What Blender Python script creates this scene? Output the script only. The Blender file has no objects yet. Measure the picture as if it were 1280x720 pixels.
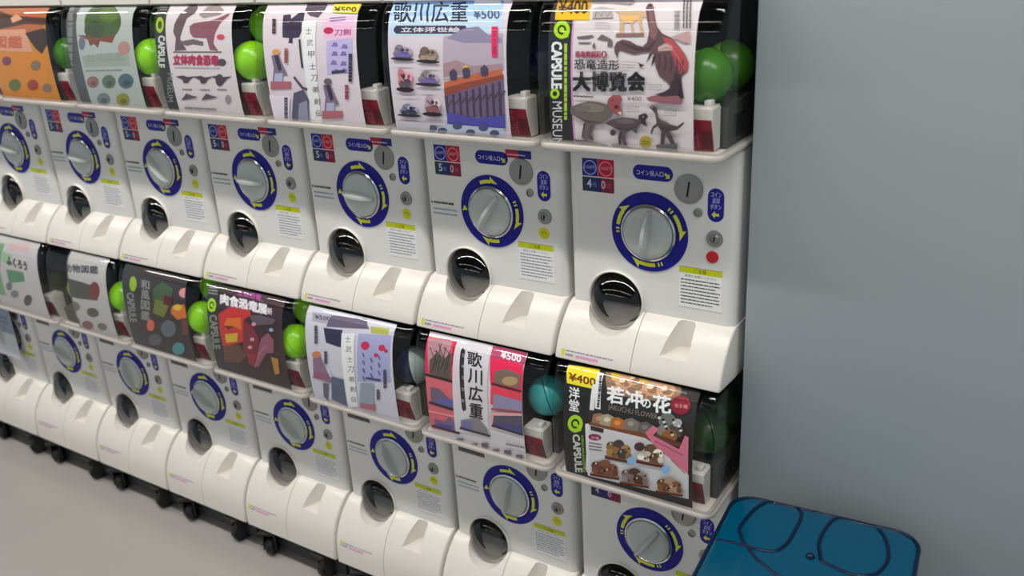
import bpy, bmesh, math, random
from mathutils import Vector, Matrix
import numpy as np

random.seed(7)
C = bpy.context.scene.collection
S = bpy.context.scene

# ------------------------------------------------------------------ camera
FLOOR = 0.885                      # height of the upper dials above the floor
W = 0.28                           # pitch of the machine columns
H = 0.546                          # pitch of the two tiers
CAM = np.array([0.5441, -1.1796, 0.4248])
YAW, PITCH, ROLL, FPX = 0.5922, 0.3718, -0.0590, 1142.9


def cam_axes():
    cy, sy, cp, sp = math.cos(YAW), math.sin(YAW), math.cos(PITCH), math.sin(PITCH)
    f = np.array([-sy * cp, cy * cp, -sp])
    r = np.array([cy, sy, 0.0])
    u = np.cross(r, f)
    cr, sr = math.cos(ROLL), math.sin(ROLL)
    return cr * r + sr * u, -sr * r + cr * u, f


RX, UX, FX = cam_axes()


EYE, SIGHT_R, SIGHT_U, SIGHT_F, SIGHT_PX = CAM.copy(), RX.copy(), UX.copy(), FX.copy(), FPX   # fixed survey of the flat print, kept apart from the camera


def at(px, py, Y=-0.08):
    """a surveyed point on the vertical plane at depth Y (z measured from the upper dials)"""
    d = (px - 640) / SIGHT_PX * SIGHT_R - (py - 360) / SIGHT_PX * SIGHT_U + SIGHT_F
    t = (Y - EYE[1]) / d[1]
    p = EYE + t * d
    return p[0], p[2]


cd = bpy.data.cameras.new('camera')
cam = bpy.data.objects.new('camera', cd)
C.objects.link(cam)
cd.sensor_width = 36
cd.lens = FPX / 1280 * 36
cd.clip_start = 0.02
M = Matrix(((RX[0], UX[0], -FX[0], CAM[0]), (RX[1], UX[1], -FX[1], CAM[1]),
            (RX[2], UX[2], -FX[2], CAM[2] + FLOOR), (0, 0, 0, 1)))
cam.matrix_world = M
S.camera = cam
cd.dof.use_dof = True
cd.dof.focus_distance = 1.45
cd.dof.aperture_fstop = 4.0

# ------------------------------------------------------------------ world, exposure
wd = bpy.data.worlds.new('world')
S.world = wd
wd.use_nodes = True
wd.node_tree.nodes['Background'].inputs[0].default_value = (0.78, 0.91, 1.0, 1)
wd.node_tree.nodes['Background'].inputs[1].default_value = 0.47
S.view_settings.view_transform = 'Standard'
S.view_settings.look = 'None'
S.view_settings.exposure = 0.0
S.view_settings.gamma = 1.0
S.view_settings.use_curve_mapping = False
LAMP_W = 18.0                      # watts of one ceiling lamp
LAMP_COL = (1.0, 0.96, 0.91)


# ------------------------------------------------------------------ helpers
def lin(c):
    return tuple((v / 255 / 12.92) if v / 255 <= 0.04045 else ((v / 255 + 0.055) / 1.055) ** 2.4 for v in c)


def mat(name, col, rough=0.4, metal=0.0, spec=0.5, noise=0.0, scale=40, bump=0.0, coat=0.0, trans=0.0):
    m = bpy.data.materials.new(name)
    m.use_nodes = True
    nt = m.node_tree
    b = nt.nodes['Principled BSDF']
    c = lin(col)
    b.inputs['Base Color'].default_value = (*c, 1)
    b.inputs['Roughness'].default_value = rough
    b.inputs['Metallic'].default_value = metal
    b.inputs['Specular IOR Level'].default_value = spec
    b.inputs['Coat Weight'].default_value = coat
    b.inputs['Transmission Weight'].default_value = trans
    if noise or bump:
        tc = nt.nodes.new('ShaderNodeTexCoord')
        n = nt.nodes.new('ShaderNodeTexNoise')
        n.inputs['Scale'].default_value = scale
        n.inputs['Detail'].default_value = 4
        nt.links.new(tc.outputs['Object'], n.inputs['Vector'])
        if noise:
            r = nt.nodes.new('ShaderNodeMapRange')
            r.inputs['To Min'].default_value = 1 - noise
            r.inputs['To Max'].default_value = 1 + noise
            nt.links.new(n.outputs['Fac'], r.inputs['Value'])
            mx = nt.nodes.new('ShaderNodeMix')
            mx.data_type = 'RGBA'
            mx.blend_type = 'MULTIPLY'
            mx.inputs[0].default_value = 1
            mx.inputs[6].default_value = (*c, 1)
            nt.links.new(r.outputs['Result'], mx.inputs[7])
            nt.links.new(mx.outputs[2], b.inputs['Base Color'])
        if bump:
            bp = nt.nodes.new('ShaderNodeBump')
            bp.inputs['Strength'].default_value = bump
            bp.inputs['Distance'].default_value = 0.002
            nt.links.new(n.outputs['Fac'], bp.inputs['Height'])
            nt.links.new(bp.outputs['Normal'], b.inputs['Normal'])
    return m


def clear_mat(name, tint, rough=0.03, ior=1.45, haze=0.0, hazecol=(200, 200, 200)):
    """thin clear plastic: light goes straight through, the surface mirrors by its Fresnel factor"""
    m = bpy.data.materials.new(name)
    m.use_nodes = True
    nt = m.node_tree
    nt.nodes.remove(nt.nodes['Principled BSDF'])
    out = nt.nodes['Material Output']
    tr = nt.nodes.new('ShaderNodeBsdfTransparent')
    tr.inputs[0].default_value = (*tint, 1)
    gl = nt.nodes.new('ShaderNodeBsdfGlossy')
    gl.inputs['Roughness'].default_value = rough
    fr = nt.nodes.new('ShaderNodeFresnel')
    # a sheet mirrors alike from both sides: undo the node's inversion on back faces
    ge = nt.nodes.new('ShaderNodeNewGeometry')
    ex = nt.nodes.new('ShaderNodeMath')
    ex.operation = 'MULTIPLY_ADD'
    ex.inputs[1].default_value = -2.0
    ex.inputs[2].default_value = 1.0
    pw = nt.nodes.new('ShaderNodeMath')
    pw.operation = 'POWER'
    pw.inputs[0].default_value = ior
    nt.links.new(ge.outputs['Backfacing'], ex.inputs[0])
    nt.links.new(ex.outputs[0], pw.inputs[1])
    nt.links.new(pw.outputs[0], fr.inputs[0])
    mx = nt.nodes.new('ShaderNodeMixShader')
    base = tr.outputs[0]
    if haze:
        df = nt.nodes.new('ShaderNodeBsdfDiffuse')
        df.inputs[0].default_value = (*lin(hazecol), 1)
        m2 = nt.nodes.new('ShaderNodeMixShader')
        m2.inputs[0].default_value = haze
        nt.links.new(tr.outputs[0], m2.inputs[1])
        nt.links.new(df.outputs[0], m2.inputs[2])
        base = m2.outputs[0]
    nt.links.new(fr.outputs[0], mx.inputs[0])
    nt.links.new(base, mx.inputs[1])
    nt.links.new(gl.outputs[0], mx.inputs[2])
    nt.links.new(mx.outputs[0], out.inputs[0])
    return m


def print_mat(name, rough=0.35):
    m = bpy.data.materials.new(name)
    m.use_nodes = True
    nt = m.node_tree
    b = nt.nodes['Principled BSDF']
    a = nt.nodes.new('ShaderNodeAttribute')
    a.attribute_name = 'ink'
    nt.links.new(a.outputs['Color'], b.inputs['Base Color'])
    b.inputs['Roughness'].default_value = rough
    b.inputs['Specular IOR Level'].default_value = 0.3
    return m


WHITE = mat('white_plastic', (226, 221, 213), 0.32, noise=0.015, scale=6)
PANEL = mat('panel_plastic', (222, 221, 217), 0.30, noise=0.015, scale=6)
GREY = mat('grey_plastic', (150, 152, 150), 0.4, noise=0.03)
STEEL = mat('brushed_steel', (150, 150, 148), 0.35, metal=0.85, noise=0.06, scale=90)
CHROME = mat('chrome', (205, 205, 205), 0.15, metal=1.0)
DARK = mat('dark_plastic', (26, 32, 36), 0.55, noise=0.1)
BLACK = mat('black_rubber', (14, 14, 14), 0.5, noise=0.1)
SLOT = mat('slot_black', (6, 6, 6), 0.8)
KNOB = mat('knob_plastic', (182, 188, 185), 0.28, noise=0.02, coat=0.3)
RED = mat('red_plastic', (196, 10, 24), 0.3)
CLEAR = clear_mat('clear_plastic', (0.975, 0.985, 0.985), 0.035, 1.46)
BAND = clear_mat('frosted_band', (0.96, 0.96, 0.96), 0.08, 1.40, haze=0.34, hazecol=(214, 208, 200))
RIM = clear_mat('clear_rim', (0.9, 0.9, 0.9), 0.15, 1.5, haze=0.62, hazecol=(226, 218, 212))
DOOR = clear_mat('smoked_plastic', (0.42, 0.42, 0.42), 0.03, 1.6)
CAPCLR = clear_mat('capsule_clear', (0.86, 0.92, 0.90), 0.05, 1.45, haze=0.12)
INK = print_mat('print_ink')
HOPM = mat('hopper_plastic', (66, 66, 58), 0.45, noise=0.05)


def mesh_from_bm(bm, name, smooth=None):
    bmesh.ops.recalc_face_normals(bm, faces=bm.faces)
    me = bpy.data.meshes.new(name)
    bm.to_mesh(me)
    bm.free()
    if smooth is not None:
        for p in me.polygons:
            p.use_smooth = True
        me.set_sharp_from_angle(angle=math.radians(smooth))
    return me


def link(name, me, mats, parent=None, loc=(0, 0, 0), rot=(0, 0, 0)):
    if not isinstance(mats, (list, tuple)):
        mats = [mats]
    if not me.materials:
        for m in mats:
            me.materials.append(m)
    o = bpy.data.objects.new(name, me)
    C.objects.link(o)
    o.parent = parent
    o.location = loc
    o.rotation_euler = rot
    return o


def thing(name, label, cat, loc, group=None, rz=0.0):
    o = bpy.data.objects.new(name, None)
    C.objects.link(o)
    o.empty_display_size = 0.05
    o.location = loc
    o.rotation_euler = (0, 0, rz)
    o['label'] = label
    o['category'] = cat
    if group:
        o['group'] = group
    return o


def box(bm, x0, x1, y0, y1, z0, z1, bev=0.0, seg=2):
    r = bmesh.ops.create_cube(bm, size=1)
    vs = r['verts']
    for v in vs:
        v.co = Vector(((x0 + x1) / 2 + v.co.x * (x1 - x0), (y0 + y1) / 2 + v.co.y * (y1 - y0), (z0 + z1) / 2 + v.co.z * (z1 - z0)))
    if bev:
        es = list({e for v in vs for e in v.link_edges})
        bmesh.ops.bevel(bm, geom=es, offset=bev, segments=seg, affect='EDGES', profile=0.5)


def box_mesh(name, *a, bev=0.0, seg=2):
    bm = bmesh.new()
    box(bm, *a, bev=bev, seg=seg)
    return mesh_from_bm(bm, name, 35)


def lathe_y(bm, prof, cx, cz, n=40, mi=0):
    """prof: (radius, y); revolved about the Y axis through (cx, cz)"""
    rings = []
    for r, y in prof:
        if r < 1e-6:
            rings.append([bm.verts.new((cx, y, cz))])
        else:
            rings.append([bm.verts.new((cx + r * math.cos(2 * math.pi * k / n), y, cz + r * math.sin(2 * math.pi * k / n))) for k in range(n)])
    for a, b in zip(rings, rings[1:]):
        for k in range(n):
            k2 = (k + 1) % n
            if len(a) == 1 and len(b) == 1:
                continue
            if len(a) == 1:
                f = bm.faces.new((a[0], b[k], b[k2]))
            elif len(b) == 1:
                f = bm.faces.new((a[k], b[0], a[k2]))
            else:
                f = bm.faces.new((a[k], b[k], b[k2], a[k2]))
            f.material_index = mi


def lathe_mesh(name, prof, cx, cz, n=40):
    bm = bmesh.new()
    lathe_y(bm, prof, cx, cz, n)
    return mesh_from_bm(bm, name, 35)


def prism(bm, yz, x0, x1):
    a = [bm.verts.new((x0, y, z)) for y, z in yz]
    b = [bm.verts.new((x1, y, z)) for y, z in yz]
    fa = bm.faces.new(a)
    fb = bm.faces.new(b[::-1])
    n = len(yz)
    for k in range(n):
        bm.faces.new((a[k], a[(k + 1) % n], b[(k + 1) % n], b[k]))
    return fa, fb


def sweep(bm, path, rad, n=8, sx=1.0, closed=False):
    """round bar along a list of points"""
    P = [Vector(p) for p in path]
    rings = []
    m = len(P)
    for i, p in enumerate(P):
        if closed:
            t = (P[(i + 1) % m] - P[i - 1]).normalized()
        else:
            t = (P[min(i + 1, m - 1)] - P[max(i - 1, 0)]).normalized()
        up = Vector((0, 0, 1)) if abs(t.z) < 0.9 else Vector((0, 1, 0))
        s = t.cross(up).normalized()
        u = s.cross(t)
        r = rad[i] if isinstance(rad, (list, tuple)) else rad
        rings.append([bm.verts.new(p + r * (math.cos(2 * math.pi * k / n) * s * sx + math.sin(2 * math.pi * k / n) * u)) for k in range(n)])
    rr = list(zip(rings, rings[1:]))
    if closed:
        rr.append((rings[-1], rings[0]))
    for a, b in rr:
        for k in range(n):
            bm.faces.new((a[k], a[(k + 1) % n], b[(k + 1) % n], b[k]))
    if not closed:
        bm.faces.new(rings[0][::-1])
        bm.faces.new(rings[-1])


def boolean(me, cutters, name):
    """cut a list of meshes out of a mesh once; the result is plain mesh data"""
    o = bpy.data.objects.new('tmp', me)
    C.objects.link(o)
    cs = []
    for c in cutters:
        q = bpy.data.objects.new('tmpc', c)
        C.objects.link(q)
        cs.append(q)
        md = o.modifiers.new('b', 'BOOLEAN')
        md.operation = 'DIFFERENCE'
        md.solver = 'EXACT'
        md.object = q
    dg = bpy.context.evaluated_depsgraph_get()
    r = bpy.data.meshes.new_from_object(o.evaluated_get(dg))
    r.name = name
    for q in cs + [o]:
        d = q.data
        bpy.data.objects.remove(q)
        bpy.data.meshes.remove(d)
    for p in r.polygons:
        p.use_smooth = True
    r.set_sharp_from_angle(angle=math.radians(35))
    return r


# ------------------------------------------------------------------ flat print
_txt = {}


def text_geo(s, align='LEFT', spacing=1.0):
    k = (s, align, spacing)
    if k not in _txt:
        cu = bpy.data.curves.new('t', 'FONT')
        cu.body = s
        cu.resolution_u = 2
        cu.align_x = align
        cu.space_line = spacing
        o = bpy.data.objects.new('t', cu)
        C.objects.link(o)
        dg = bpy.context.evaluated_depsgraph_get()
        ev = o.evaluated_get(dg)
        m = ev.to_mesh()
        vs = np.array([v.co[:2] for v in m.vertices])
        fs = [tuple(p.vertices) for p in m.polygons]
        ev.to_mesh_clear()
        bpy.data.objects.remove(o)
        bpy.data.curves.remove(cu)
        lo, hi = vs.min(0), vs.max(0)
        _txt[k] = ((vs - lo) / np.maximum(hi - lo, 1e-6), fs)
    return _txt[k]


class Print:
    """flat print: coloured polygons on a sheet whose depth is yf(z); points in sheet coordinates (x, z)"""

    def __init__(self, yf=lambda z: 0.0, gain=1.0, bend=True, knots=()):
        self.v, self.f, self.c = [], [], []
        self.yf, self.gain, self.bend, self.knots = yf, gain, bend, knots
        self.n = 0
        self.gamma = 1.0
        self.clip = None
        self.tf = lambda x, y: (x, y)

    def _add(self, pts, faces, col):
        self.n += 1
        lay = 0.00012 + 0.00004 * self.n
        if self.bend and len(pts):
            zs = [p[1] for p in pts]
            xs = [p[0] for p in pts]
            K = self.clip
            out = K and (min(xs) < K[0] or max(xs) > K[2] or min(zs) < K[1] or max(zs) > K[3])
            cuts = [k for k in self.knots if min(zs) + 1e-6 < k < max(zs) - 1e-6]
            if cuts or out:
                bm = bmesh.new()
                vv = [bm.verts.new((p[0], 0, p[1])) for p in pts]
                for f in faces:
                    try:
                        bm.faces.new([vv[i] for i in f])
                    except ValueError:
                        pass
                if out:
                    for co, no in (((K[0], 0, 0), (-1, 0, 0)), ((K[2], 0, 0), (1, 0, 0)), ((0, 0, K[1]), (0, 0, -1)), ((0, 0, K[3]), (0, 0, 1))):
                        bmesh.ops.bisect_plane(bm, geom=bm.verts[:] + bm.edges[:] + bm.faces[:], plane_co=co, plane_no=no, dist=1e-7, clear_outer=True)
                for z in cuts:
                    bmesh.ops.bisect_plane(bm, geom=bm.verts[:] + bm.edges[:] + bm.faces[:], plane_co=(0, 0, z), plane_no=(0, 0, 1), dist=1e-7)
                bm.verts.index_update()
                pts = [(v.co.x, v.co.z) for v in bm.verts]
                faces = [tuple(v.index for v in f.verts) for f in bm.faces]
                bm.free()
        b = len(self.v)
        for x, z in pts:
            self.v.append((x, self.yf(z) - lay, z))
        c = lin(tuple(min(250, 255 * (q / 255) ** self.gamma * self.gain) for q in col))
        for f in faces:
            self.f.append(tuple(i + b for i in f))
            self.c.append(c)

    def poly(self, pts, col):
        pts = [self.tf(*p) for p in pts]
        from mathutils.geometry import tessellate_polygon
        tris = tessellate_polygon([[Vector((p[0], p[1], 0)) for p in pts]])
        self._add(pts, [tuple(t) for t in tris], col)

    def rect(self, x0, y0, x1, y1, col):
        p = [self.tf(*q) for q in ((x0, y0), (x1, y0), (x1, y1), (x0, y1))]
        self._add(p, [(0, 1, 2, 3)], col)

    def raw(self, x0, z0, x1, z1, col):
        self._add([(x0, z0), (x1, z0), (x1, z1), (x0, z1)], [(0, 1, 2, 3)], col)

    def ell(self, cx, cy, rx, ry, col, rot=0.0, n=20):
        c, s = math.cos(rot), math.sin(rot)
        pts = []
        for k in range(n):
            a = 2 * math.pi * k / n
            x, y = rx * math.cos(a), ry * math.sin(a)
            pts.append(self.tf(cx + x * c - y * s, cy + x * s + y * c))
        self._add(pts, [tuple(range(n))], col)

    def ring(self, cx, cy, r, w, col, n=28, a0=0.0, a1=2 * math.pi):
        p = []
        for k in range(n + 1):
            a = a0 + (a1 - a0) * k / n
            p += [self.tf(cx + (r - w) * math.cos(a), cy + (r - w) * math.sin(a)), self.tf(cx + r * math.cos(a), cy + r * math.sin(a))]
        self._add(p, [(2 * k, 2 * k + 1, 2 * k + 3, 2 * k + 2) for k in range(n)], col)

    def line(self, pts, w, col):
        """broken line, width w in the current coordinates"""
        P = [np.array(p, float) for p in pts]
        out, fs = [], []
        for i, p in enumerate(P):
            a, b = P[max(i - 1, 0)], P[min(i + 1, len(P) - 1)]
            t = (b - a) / (np.linalg.norm(b - a) + 1e-9)
            n = np.array((-t[1], t[0])) * (w[i] if isinstance(w, (list, tuple)) else w) / 2
            out += [self.tf(*(p + n)), self.tf(*(p - n))]
        for i in range(len(P) - 1):
            fs.append((2 * i, 2 * i + 1, 2 * i + 3, 2 * i + 2))
        self._add(out, fs, col)

    def text(self, s, TL, TR, BL, col, bold=0.0, align='LEFT', spacing=1.0):
        vs, fs = text_geo(s, align, spacing)
        TL, TR, BL = (np.array(q, float) for q in (TL, TR, BL))
        ex, ey = TR - TL, BL - TL
        offs = [(0, 0)] if not bold else [(-bold, -bold), (bold, bold), (bold, -bold), (-bold, bold)]
        for ox, oy in offs:
            pts = []
            lx, ly = np.linalg.norm(ex), np.linalg.norm(ey)
            m = min(lx, ly)
            for u, v in vs:
                q = TL + ex * u + ey * (1 - v) + ex / lx * ox * m + ey / ly * oy * m
                pts.append(self.tf(*q))
            self._add(pts, fs, col)

    def rule(self, TL, TR, BL, rows, col, h=0.35, gaps=True, seed=1):
        """small print too fine to read: rows of short dashes"""
        rnd = random.Random(seed)
        TL, TR, BL = (np.array(q, float) for q in (TL, TR, BL))
        ex, ey = TR - TL, (BL - TL) / rows
        pts, fs = [], []
        for r in range(rows):
            u = 0.0
            end = 1.0 if rnd.random() < 0.6 else rnd.uniform(0.5, 0.95)
            while u < end - 0.02:
                l = min(rnd.uniform(0.03, 0.12), end - u)
                b = len(pts)
                for uu, vv in ((u, r), (u + l, r), (u + l, r + h), (u, r + h)):
                    pts.append(self.tf(*(TL + ex * uu + ey * vv)))
                fs.append((b, b + 1, b + 2, b + 3))
                u += l + (rnd.uniform(0.008, 0.02) if gaps else 0)
        self._add(pts, fs, col)

    def mesh(self, name, thick=0.0):
        me = bpy.data.meshes.new(name)
        me.from_pydata(self.v, [], self.f)
        a = me.color_attributes.new('ink', 'FLOAT_COLOR', 'CORNER')
        k = 0
        data = []
        for f, c in zip(self.f, self.c):
            data += [c[0], c[1], c[2], 1.0] * len(f)
        a.data.foreach_set('color', data)
        me.update()
        return me


def sheet(P, x0, z0, x1, z1, col, back=0.0006):
    """adds a closed thin sheet under the print so that it has real thickness"""
    P.raw(x0, z0, x1, z1, col)


# ------------------------------------------------------------------ the room
def struct(name, me, m, loc=(0, 0, 0)):
    o = link(name, me, m, None, loc)
    o['kind'] = 'structure'
    return o


WALLM = mat('wall_paint', (152, 162, 166), 0.65, noise=0.02, scale=3, bump=0.05)
FLOORM = mat('floor_vinyl', (168, 163, 159), 0.26, noise=0.03, scale=5, bump=0.02)
CEILM = mat('ceiling_paint', (120, 120, 120), 0.8, noise=0.02, scale=3)
BACKM = mat('back_wall_paint', (120, 122, 124), 0.8, noise=0.03, scale=3)

struct('floor', box_mesh('floor', -6.5, 3.0, -5.0, 1.0, -0.05, 0.0), FLOORM)
struct('ceiling', box_mesh('ceiling', -6.5, 3.0, -5.0, 1.0, 2.80, 2.86), CEILM)
struct('wall_back', box_mesh('wall_back', -6.5, 0.146, 0.40, 0.46, 0.0, 2.80), BACKM)
struct('wall_right', box_mesh('wall_right', 0.148, 3.0, 0.004, 0.46, 0.0, 2.80, bev=0.003), WALLM)

# ceiling lamps: linear fittings in two rows
LAMPB = mat('lamp_housing', (225, 225, 225), 0.5)
LAMPE = bpy.data.materials.new('lamp_diffuser')
LAMPE.use_nodes = True
_b = LAMPE.node_tree.nodes['Principled BSDF']
_b.inputs['Base Color'].default_value = (0.9, 0.9, 0.88, 1)
_b.inputs['Emission Color'].default_value = (*LAMP_COL, 1)
_b.inputs['Emission Strength'].default_value = 4.0
lm_body = box_mesh('lamp_body', -0.56, 0.56, -0.06, 0.06, 0.0, 0.05, bev=0.006)
lm_diff = box_mesh('lamp_diffuser', -0.54, 0.54, -0.045, 0.045, -0.012, 0.0, bev=0.004)


def ceiling_lamp(x, y, n, watts):
    t = thing('ceiling_lamp', n, 'lamp', (x, y, 2.75), 'linear ceiling lamps above the aisle')
    link('lamp_body', lm_body, LAMPB, t)
    link('lamp_diffuser', lm_diff, LAMPE, t)
    ld = bpy.data.lights.new('lamp_light', 'AREA')
    ld.shape = 'RECTANGLE'
    ld.size, ld.size_y = 1.08, 0.09
    ld.energy = watts
    ld.color = LAMP_COL
    lo = bpy.data.objects.new('lamp_light', ld)
    C.objects.link(lo)
    lo.parent = t
    lo.location = (0, 0, -0.016)


ORD = ('first', 'second', 'third', 'fourth', 'fifth')
for k, x in enumerate((1.5, 0.2, -1.1, -2.4, -3.7)):
    for y, n, f in ((-0.85, 'row nearest the machines', 1.0), (-2.6, 'middle row over the aisle', 0.15), (-4.3, 'row farthest from the machines', 0.15)):
        ceiling_lamp(x, y, 'linear ceiling lamp, %s from the grey wall end in the %s' % (ORD[k], n), LAMP_W * f)

# ------------------------------------------------------------------ machine geometry (origin = dial centre, front panel at y = 0)
HW = 0.1365
OC = (-0.055, -0.115)
OR = 0.047

cyl = lambda r, y0, y1, cx, cz, n=48: lathe_mesh('cut', [(0, y0), (r, y0), (r, y1), (0, y1)], cx, cz, n)


def housing_mesh():
    bm = bmesh.new()
    box(bm, -HW + 0.002, HW - 0.002, 0.0, 0.30, -0.128, 0.130)
    es = [e for e in bm.edges if all(v.co.y < 0.001 for v in e.verts) and abs(e.verts[0].co.x - e.verts[1].co.x) < 1e-5]
    bmesh.ops.bevel(bm, geom=es, offset=0.013, segments=5, affect='EDGES', profile=0.5)
    me = mesh_from_bm(bm, 'housing', 35)
    return boolean(me, [cyl(OR, -0.1, 0.055, *OC)], 'housing')


def notch_cutter():
    bm = bmesh.new()
    pts = []
    x0, x1, yb, yf = 0.050, 0.079, -0.002, -0.075
    r = 0.009
    for cx, a0 in ((x1 - r, 0), (x0 + r, 90)):
        for k in range(7):
            a = math.radians(a0 + 15 * k)
            pts.append((cx + r * math.cos(a), yb - r + r * math.sin(a)))
    pts += [(x0 - 0.006, -0.028), (x0 - 0.024, yf), (x1 + 0.006, yf)]
    lo = [bm.verts.new((x, y, -0.173 + 0.05 * (y + 0.006))) for x, y in pts]
    hi = [bm.verts.new((x, y, -0.05)) for x, y in pts]
    n = len(pts)
    bm.faces.new(lo)
    bm.faces.new(hi[::-1])
    for k in range(n):
        bm.faces.new((lo[k], lo[(k + 1) % n], hi[(k + 1) % n], hi[k]))
    return mesh_from_bm(bm, 'cut')


def tray_mesh(lower):
    yz = [(0.0, -0.1285), (-0.006, -0.1305), (-0.016, -0.138), (-0.027, -0.148), (-0.037, -0.160), (-0.046, -0.174), (-0.054, -0.190), (-0.0585, -0.2035)]
    if lower:
        yz += [(-0.0615, -0.218), (-0.063, -0.235), (-0.0635, -0.262), (-0.060, -0.266), (0.0, -0.268), (0.30, -0.268), (0.30, -0.1285)]
    else:
        yz += [(-0.0585, -0.2065), (-0.055, -0.209), (-0.03, -0.211), (0.30, -0.213), (0.30, -0.1285)]
    bm = bmesh.new()
    fa, fb = prism(bm, yz, -HW, HW)
    bmesh.ops.recalc_face_normals(bm, faces=bm.faces)
    es = [e for f in (fa, fb) for e in f.edges if all(v.co.y < 0.001 for v in e.verts)]
    bmesh.ops.bevel(bm, geom=es, offset=0.004, segments=3, affect='EDGES', profile=0.5)
    me = mesh_from_bm(bm, 'tray', 35)
    seam = box_mesh('cut', -0.0068, -0.0052, -0.2, 0.0025, -0.32, -0.10)
    # the groove follows the front: cut with the same profile pulled in by 2 mm
    bm = bmesh.new()
    off = []
    for y, z in yz:
        if y < 0.0005 and not (y == 0.0 and z < -0.2):
            off.append((y + 0.0022, z - 0.0012))
    z_end = off[-1][1]
    prism(bm, off + [(-0.12, z_end), (-0.12, -0.10), (0.0022, -0.10)], -0.0058, -0.0044)
    seam = mesh_from_bm(bm, 'cut')
    return boolean(me, [cyl(OR, -0.2, 0.055, *OC), notch_cutter(), seam], 'tray')


# front of the clear cover: depth against height (relative to the dial centre)
CZ = [0.134, 0.142, 0.155, 0.18, 0.21, 0.24, 0.265, 0.285, 0.302, 0.316, 0.326, 0.331]
CY = [-0.0765, -0.0800, -0.0820, -0.0838, -0.0846, -0.0842, -0.0826, -0.0800, -0.0762, -0.0712, -0.0650, -0.0580]


def cover_y(z):
    return float(np.interp(z, CZ, CY))


KNOTS = [round(0.12 + 0.01 * k, 3) for k in range(24)]
KNOTY = [cover_y(z) + 0.0050 for z in KNOTS]


def card_y(z):
    return float(np.interp(z, KNOTS, KNOTY))


def u_path(hw, yf, r, yb, n=6):
    p = [(-hw, yb), (-hw, yf + r)]
    for k in range(1, n + 1):
        a = math.pi + (math.pi / 2) * k / n
        p.append((-hw + r + r * math.cos(a), yf + r + r * math.sin(a)))
    for k in range(0, n + 1):
        a = 1.5 * math.pi + (math.pi / 2) * k / n
        p.append((hw - r + r * math.cos(a), yf + r + r * math.sin(a)))
    p.append((hw, yb))
    return p


def cover_mesh():
    bm = bmesh.new()
    rows = []
    for z in [0.134, 0.138, 0.142, 0.148, 0.155, 0.167, 0.18, 0.195, 0.21, 0.225, 0.24, 0.2525, 0.265, 0.275, 0.285, 0.294, 0.302, 0.309, 0.316, 0.322, 0.327, 0.331]:
        y = cover_y(z)
        hw = HW - 0.001 - (0.004 if z < 0.137 else 0)
        rows.append([bm.verts.new((x, yy, z)) for x, yy in u_path(hw, y, 0.013, 0.075)])
    for a, b in zip(rows, rows[1:]):
        for k in range(len(a) - 1):
            bm.faces.new((a[k], a[k + 1], b[k + 1], b[k]))
    for f in bm.faces:
        f.material_index = 1 if f.calc_center_median().z < 0.150 else 0
    return mesh_from_bm(bm, 'cover', 60)


def rim_mesh():
    bm = bmesh.new()
    sweep(bm, [(x, y, 0.1375) for x, y in u_path(HW - 0.004, -0.0765, 0.013, 0.075)], 0.0062, 10)
    return mesh_from_bm(bm, 'rim', 60)


def deck_mesh():
    bm = bmesh.new()
    box(bm, -HW + 0.004, HW - 0.004, -0.070, 0.30, 0.1305, 0.1405, bev=0.003)
    return mesh_from_bm(bm, 'deck', 35)


def shell_mesh():
    """dark inner store: back, two side walls from the panel plane back, sloping hopper"""
    bm = bmesh.new()
    box(bm, -HW + 0.004, HW - 0.004, 0.110, 0.30, 0.141, 0.3315)
    box(bm, -HW + 0.002, -HW + 0.006, 0.076, 0.110, 0.141, 0.3315)
    box(bm, HW - 0.006, HW - 0.002, 0.076, 0.110, 0.141, 0.3315)
    return mesh_from_bm(bm, 'inner_shell', 35)


def hopper_mesh():
    bm = bmesh.new()
    prism(bm, [(-0.060, 0.141), (-0.064, 0.178), (-0.060, 0.180), (0.10, 0.196), (0.10, 0.141)], -0.122, 0.078)
    prism(bm, [(-0.031, 0.141), (-0.031, 0.196), (0.074, 0.204), (0.074, 0.141)], 0.0785, 0.127)
    return mesh_from_bm(bm, 'hopper', 35)


def block_mesh():
    """white coin block with a stepped top, at the right of the store"""
    bm = bmesh.new()
    yz = [(-0.054, 0.142), (-0.064, 0.176), (-0.066, 0.184), (-0.066, 0.1985), (-0.062, 0.201), (-0.034, 0.201), (-0.034, 0.142)]
    fa, fb = prism(bm, yz, 0.081, 0.118)
    bmesh.ops.bevel(bm, geom=list(fa.edges) + list(fb.edges), offset=0.002, segments=2, affect='EDGES')
    box(bm, 0.104, 0.114, -0.060, -0.045, 0.200, 0.209, bev=0.002)
    return mesh_from_bm(bm, 'coin_block', 35)


def top_cap_mesh():
    bm = bmesh.new()
    prism(bm, [(-0.050, 0.332), (-0.058, 0.336), (-0.058, 0.356), (-0.045, 0.372), (-0.02, 0.380), (0.30, 0.380), (0.30, 0.332)], -HW, HW)
    return mesh_from_bm(bm, 'top_cap', 35)


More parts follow.
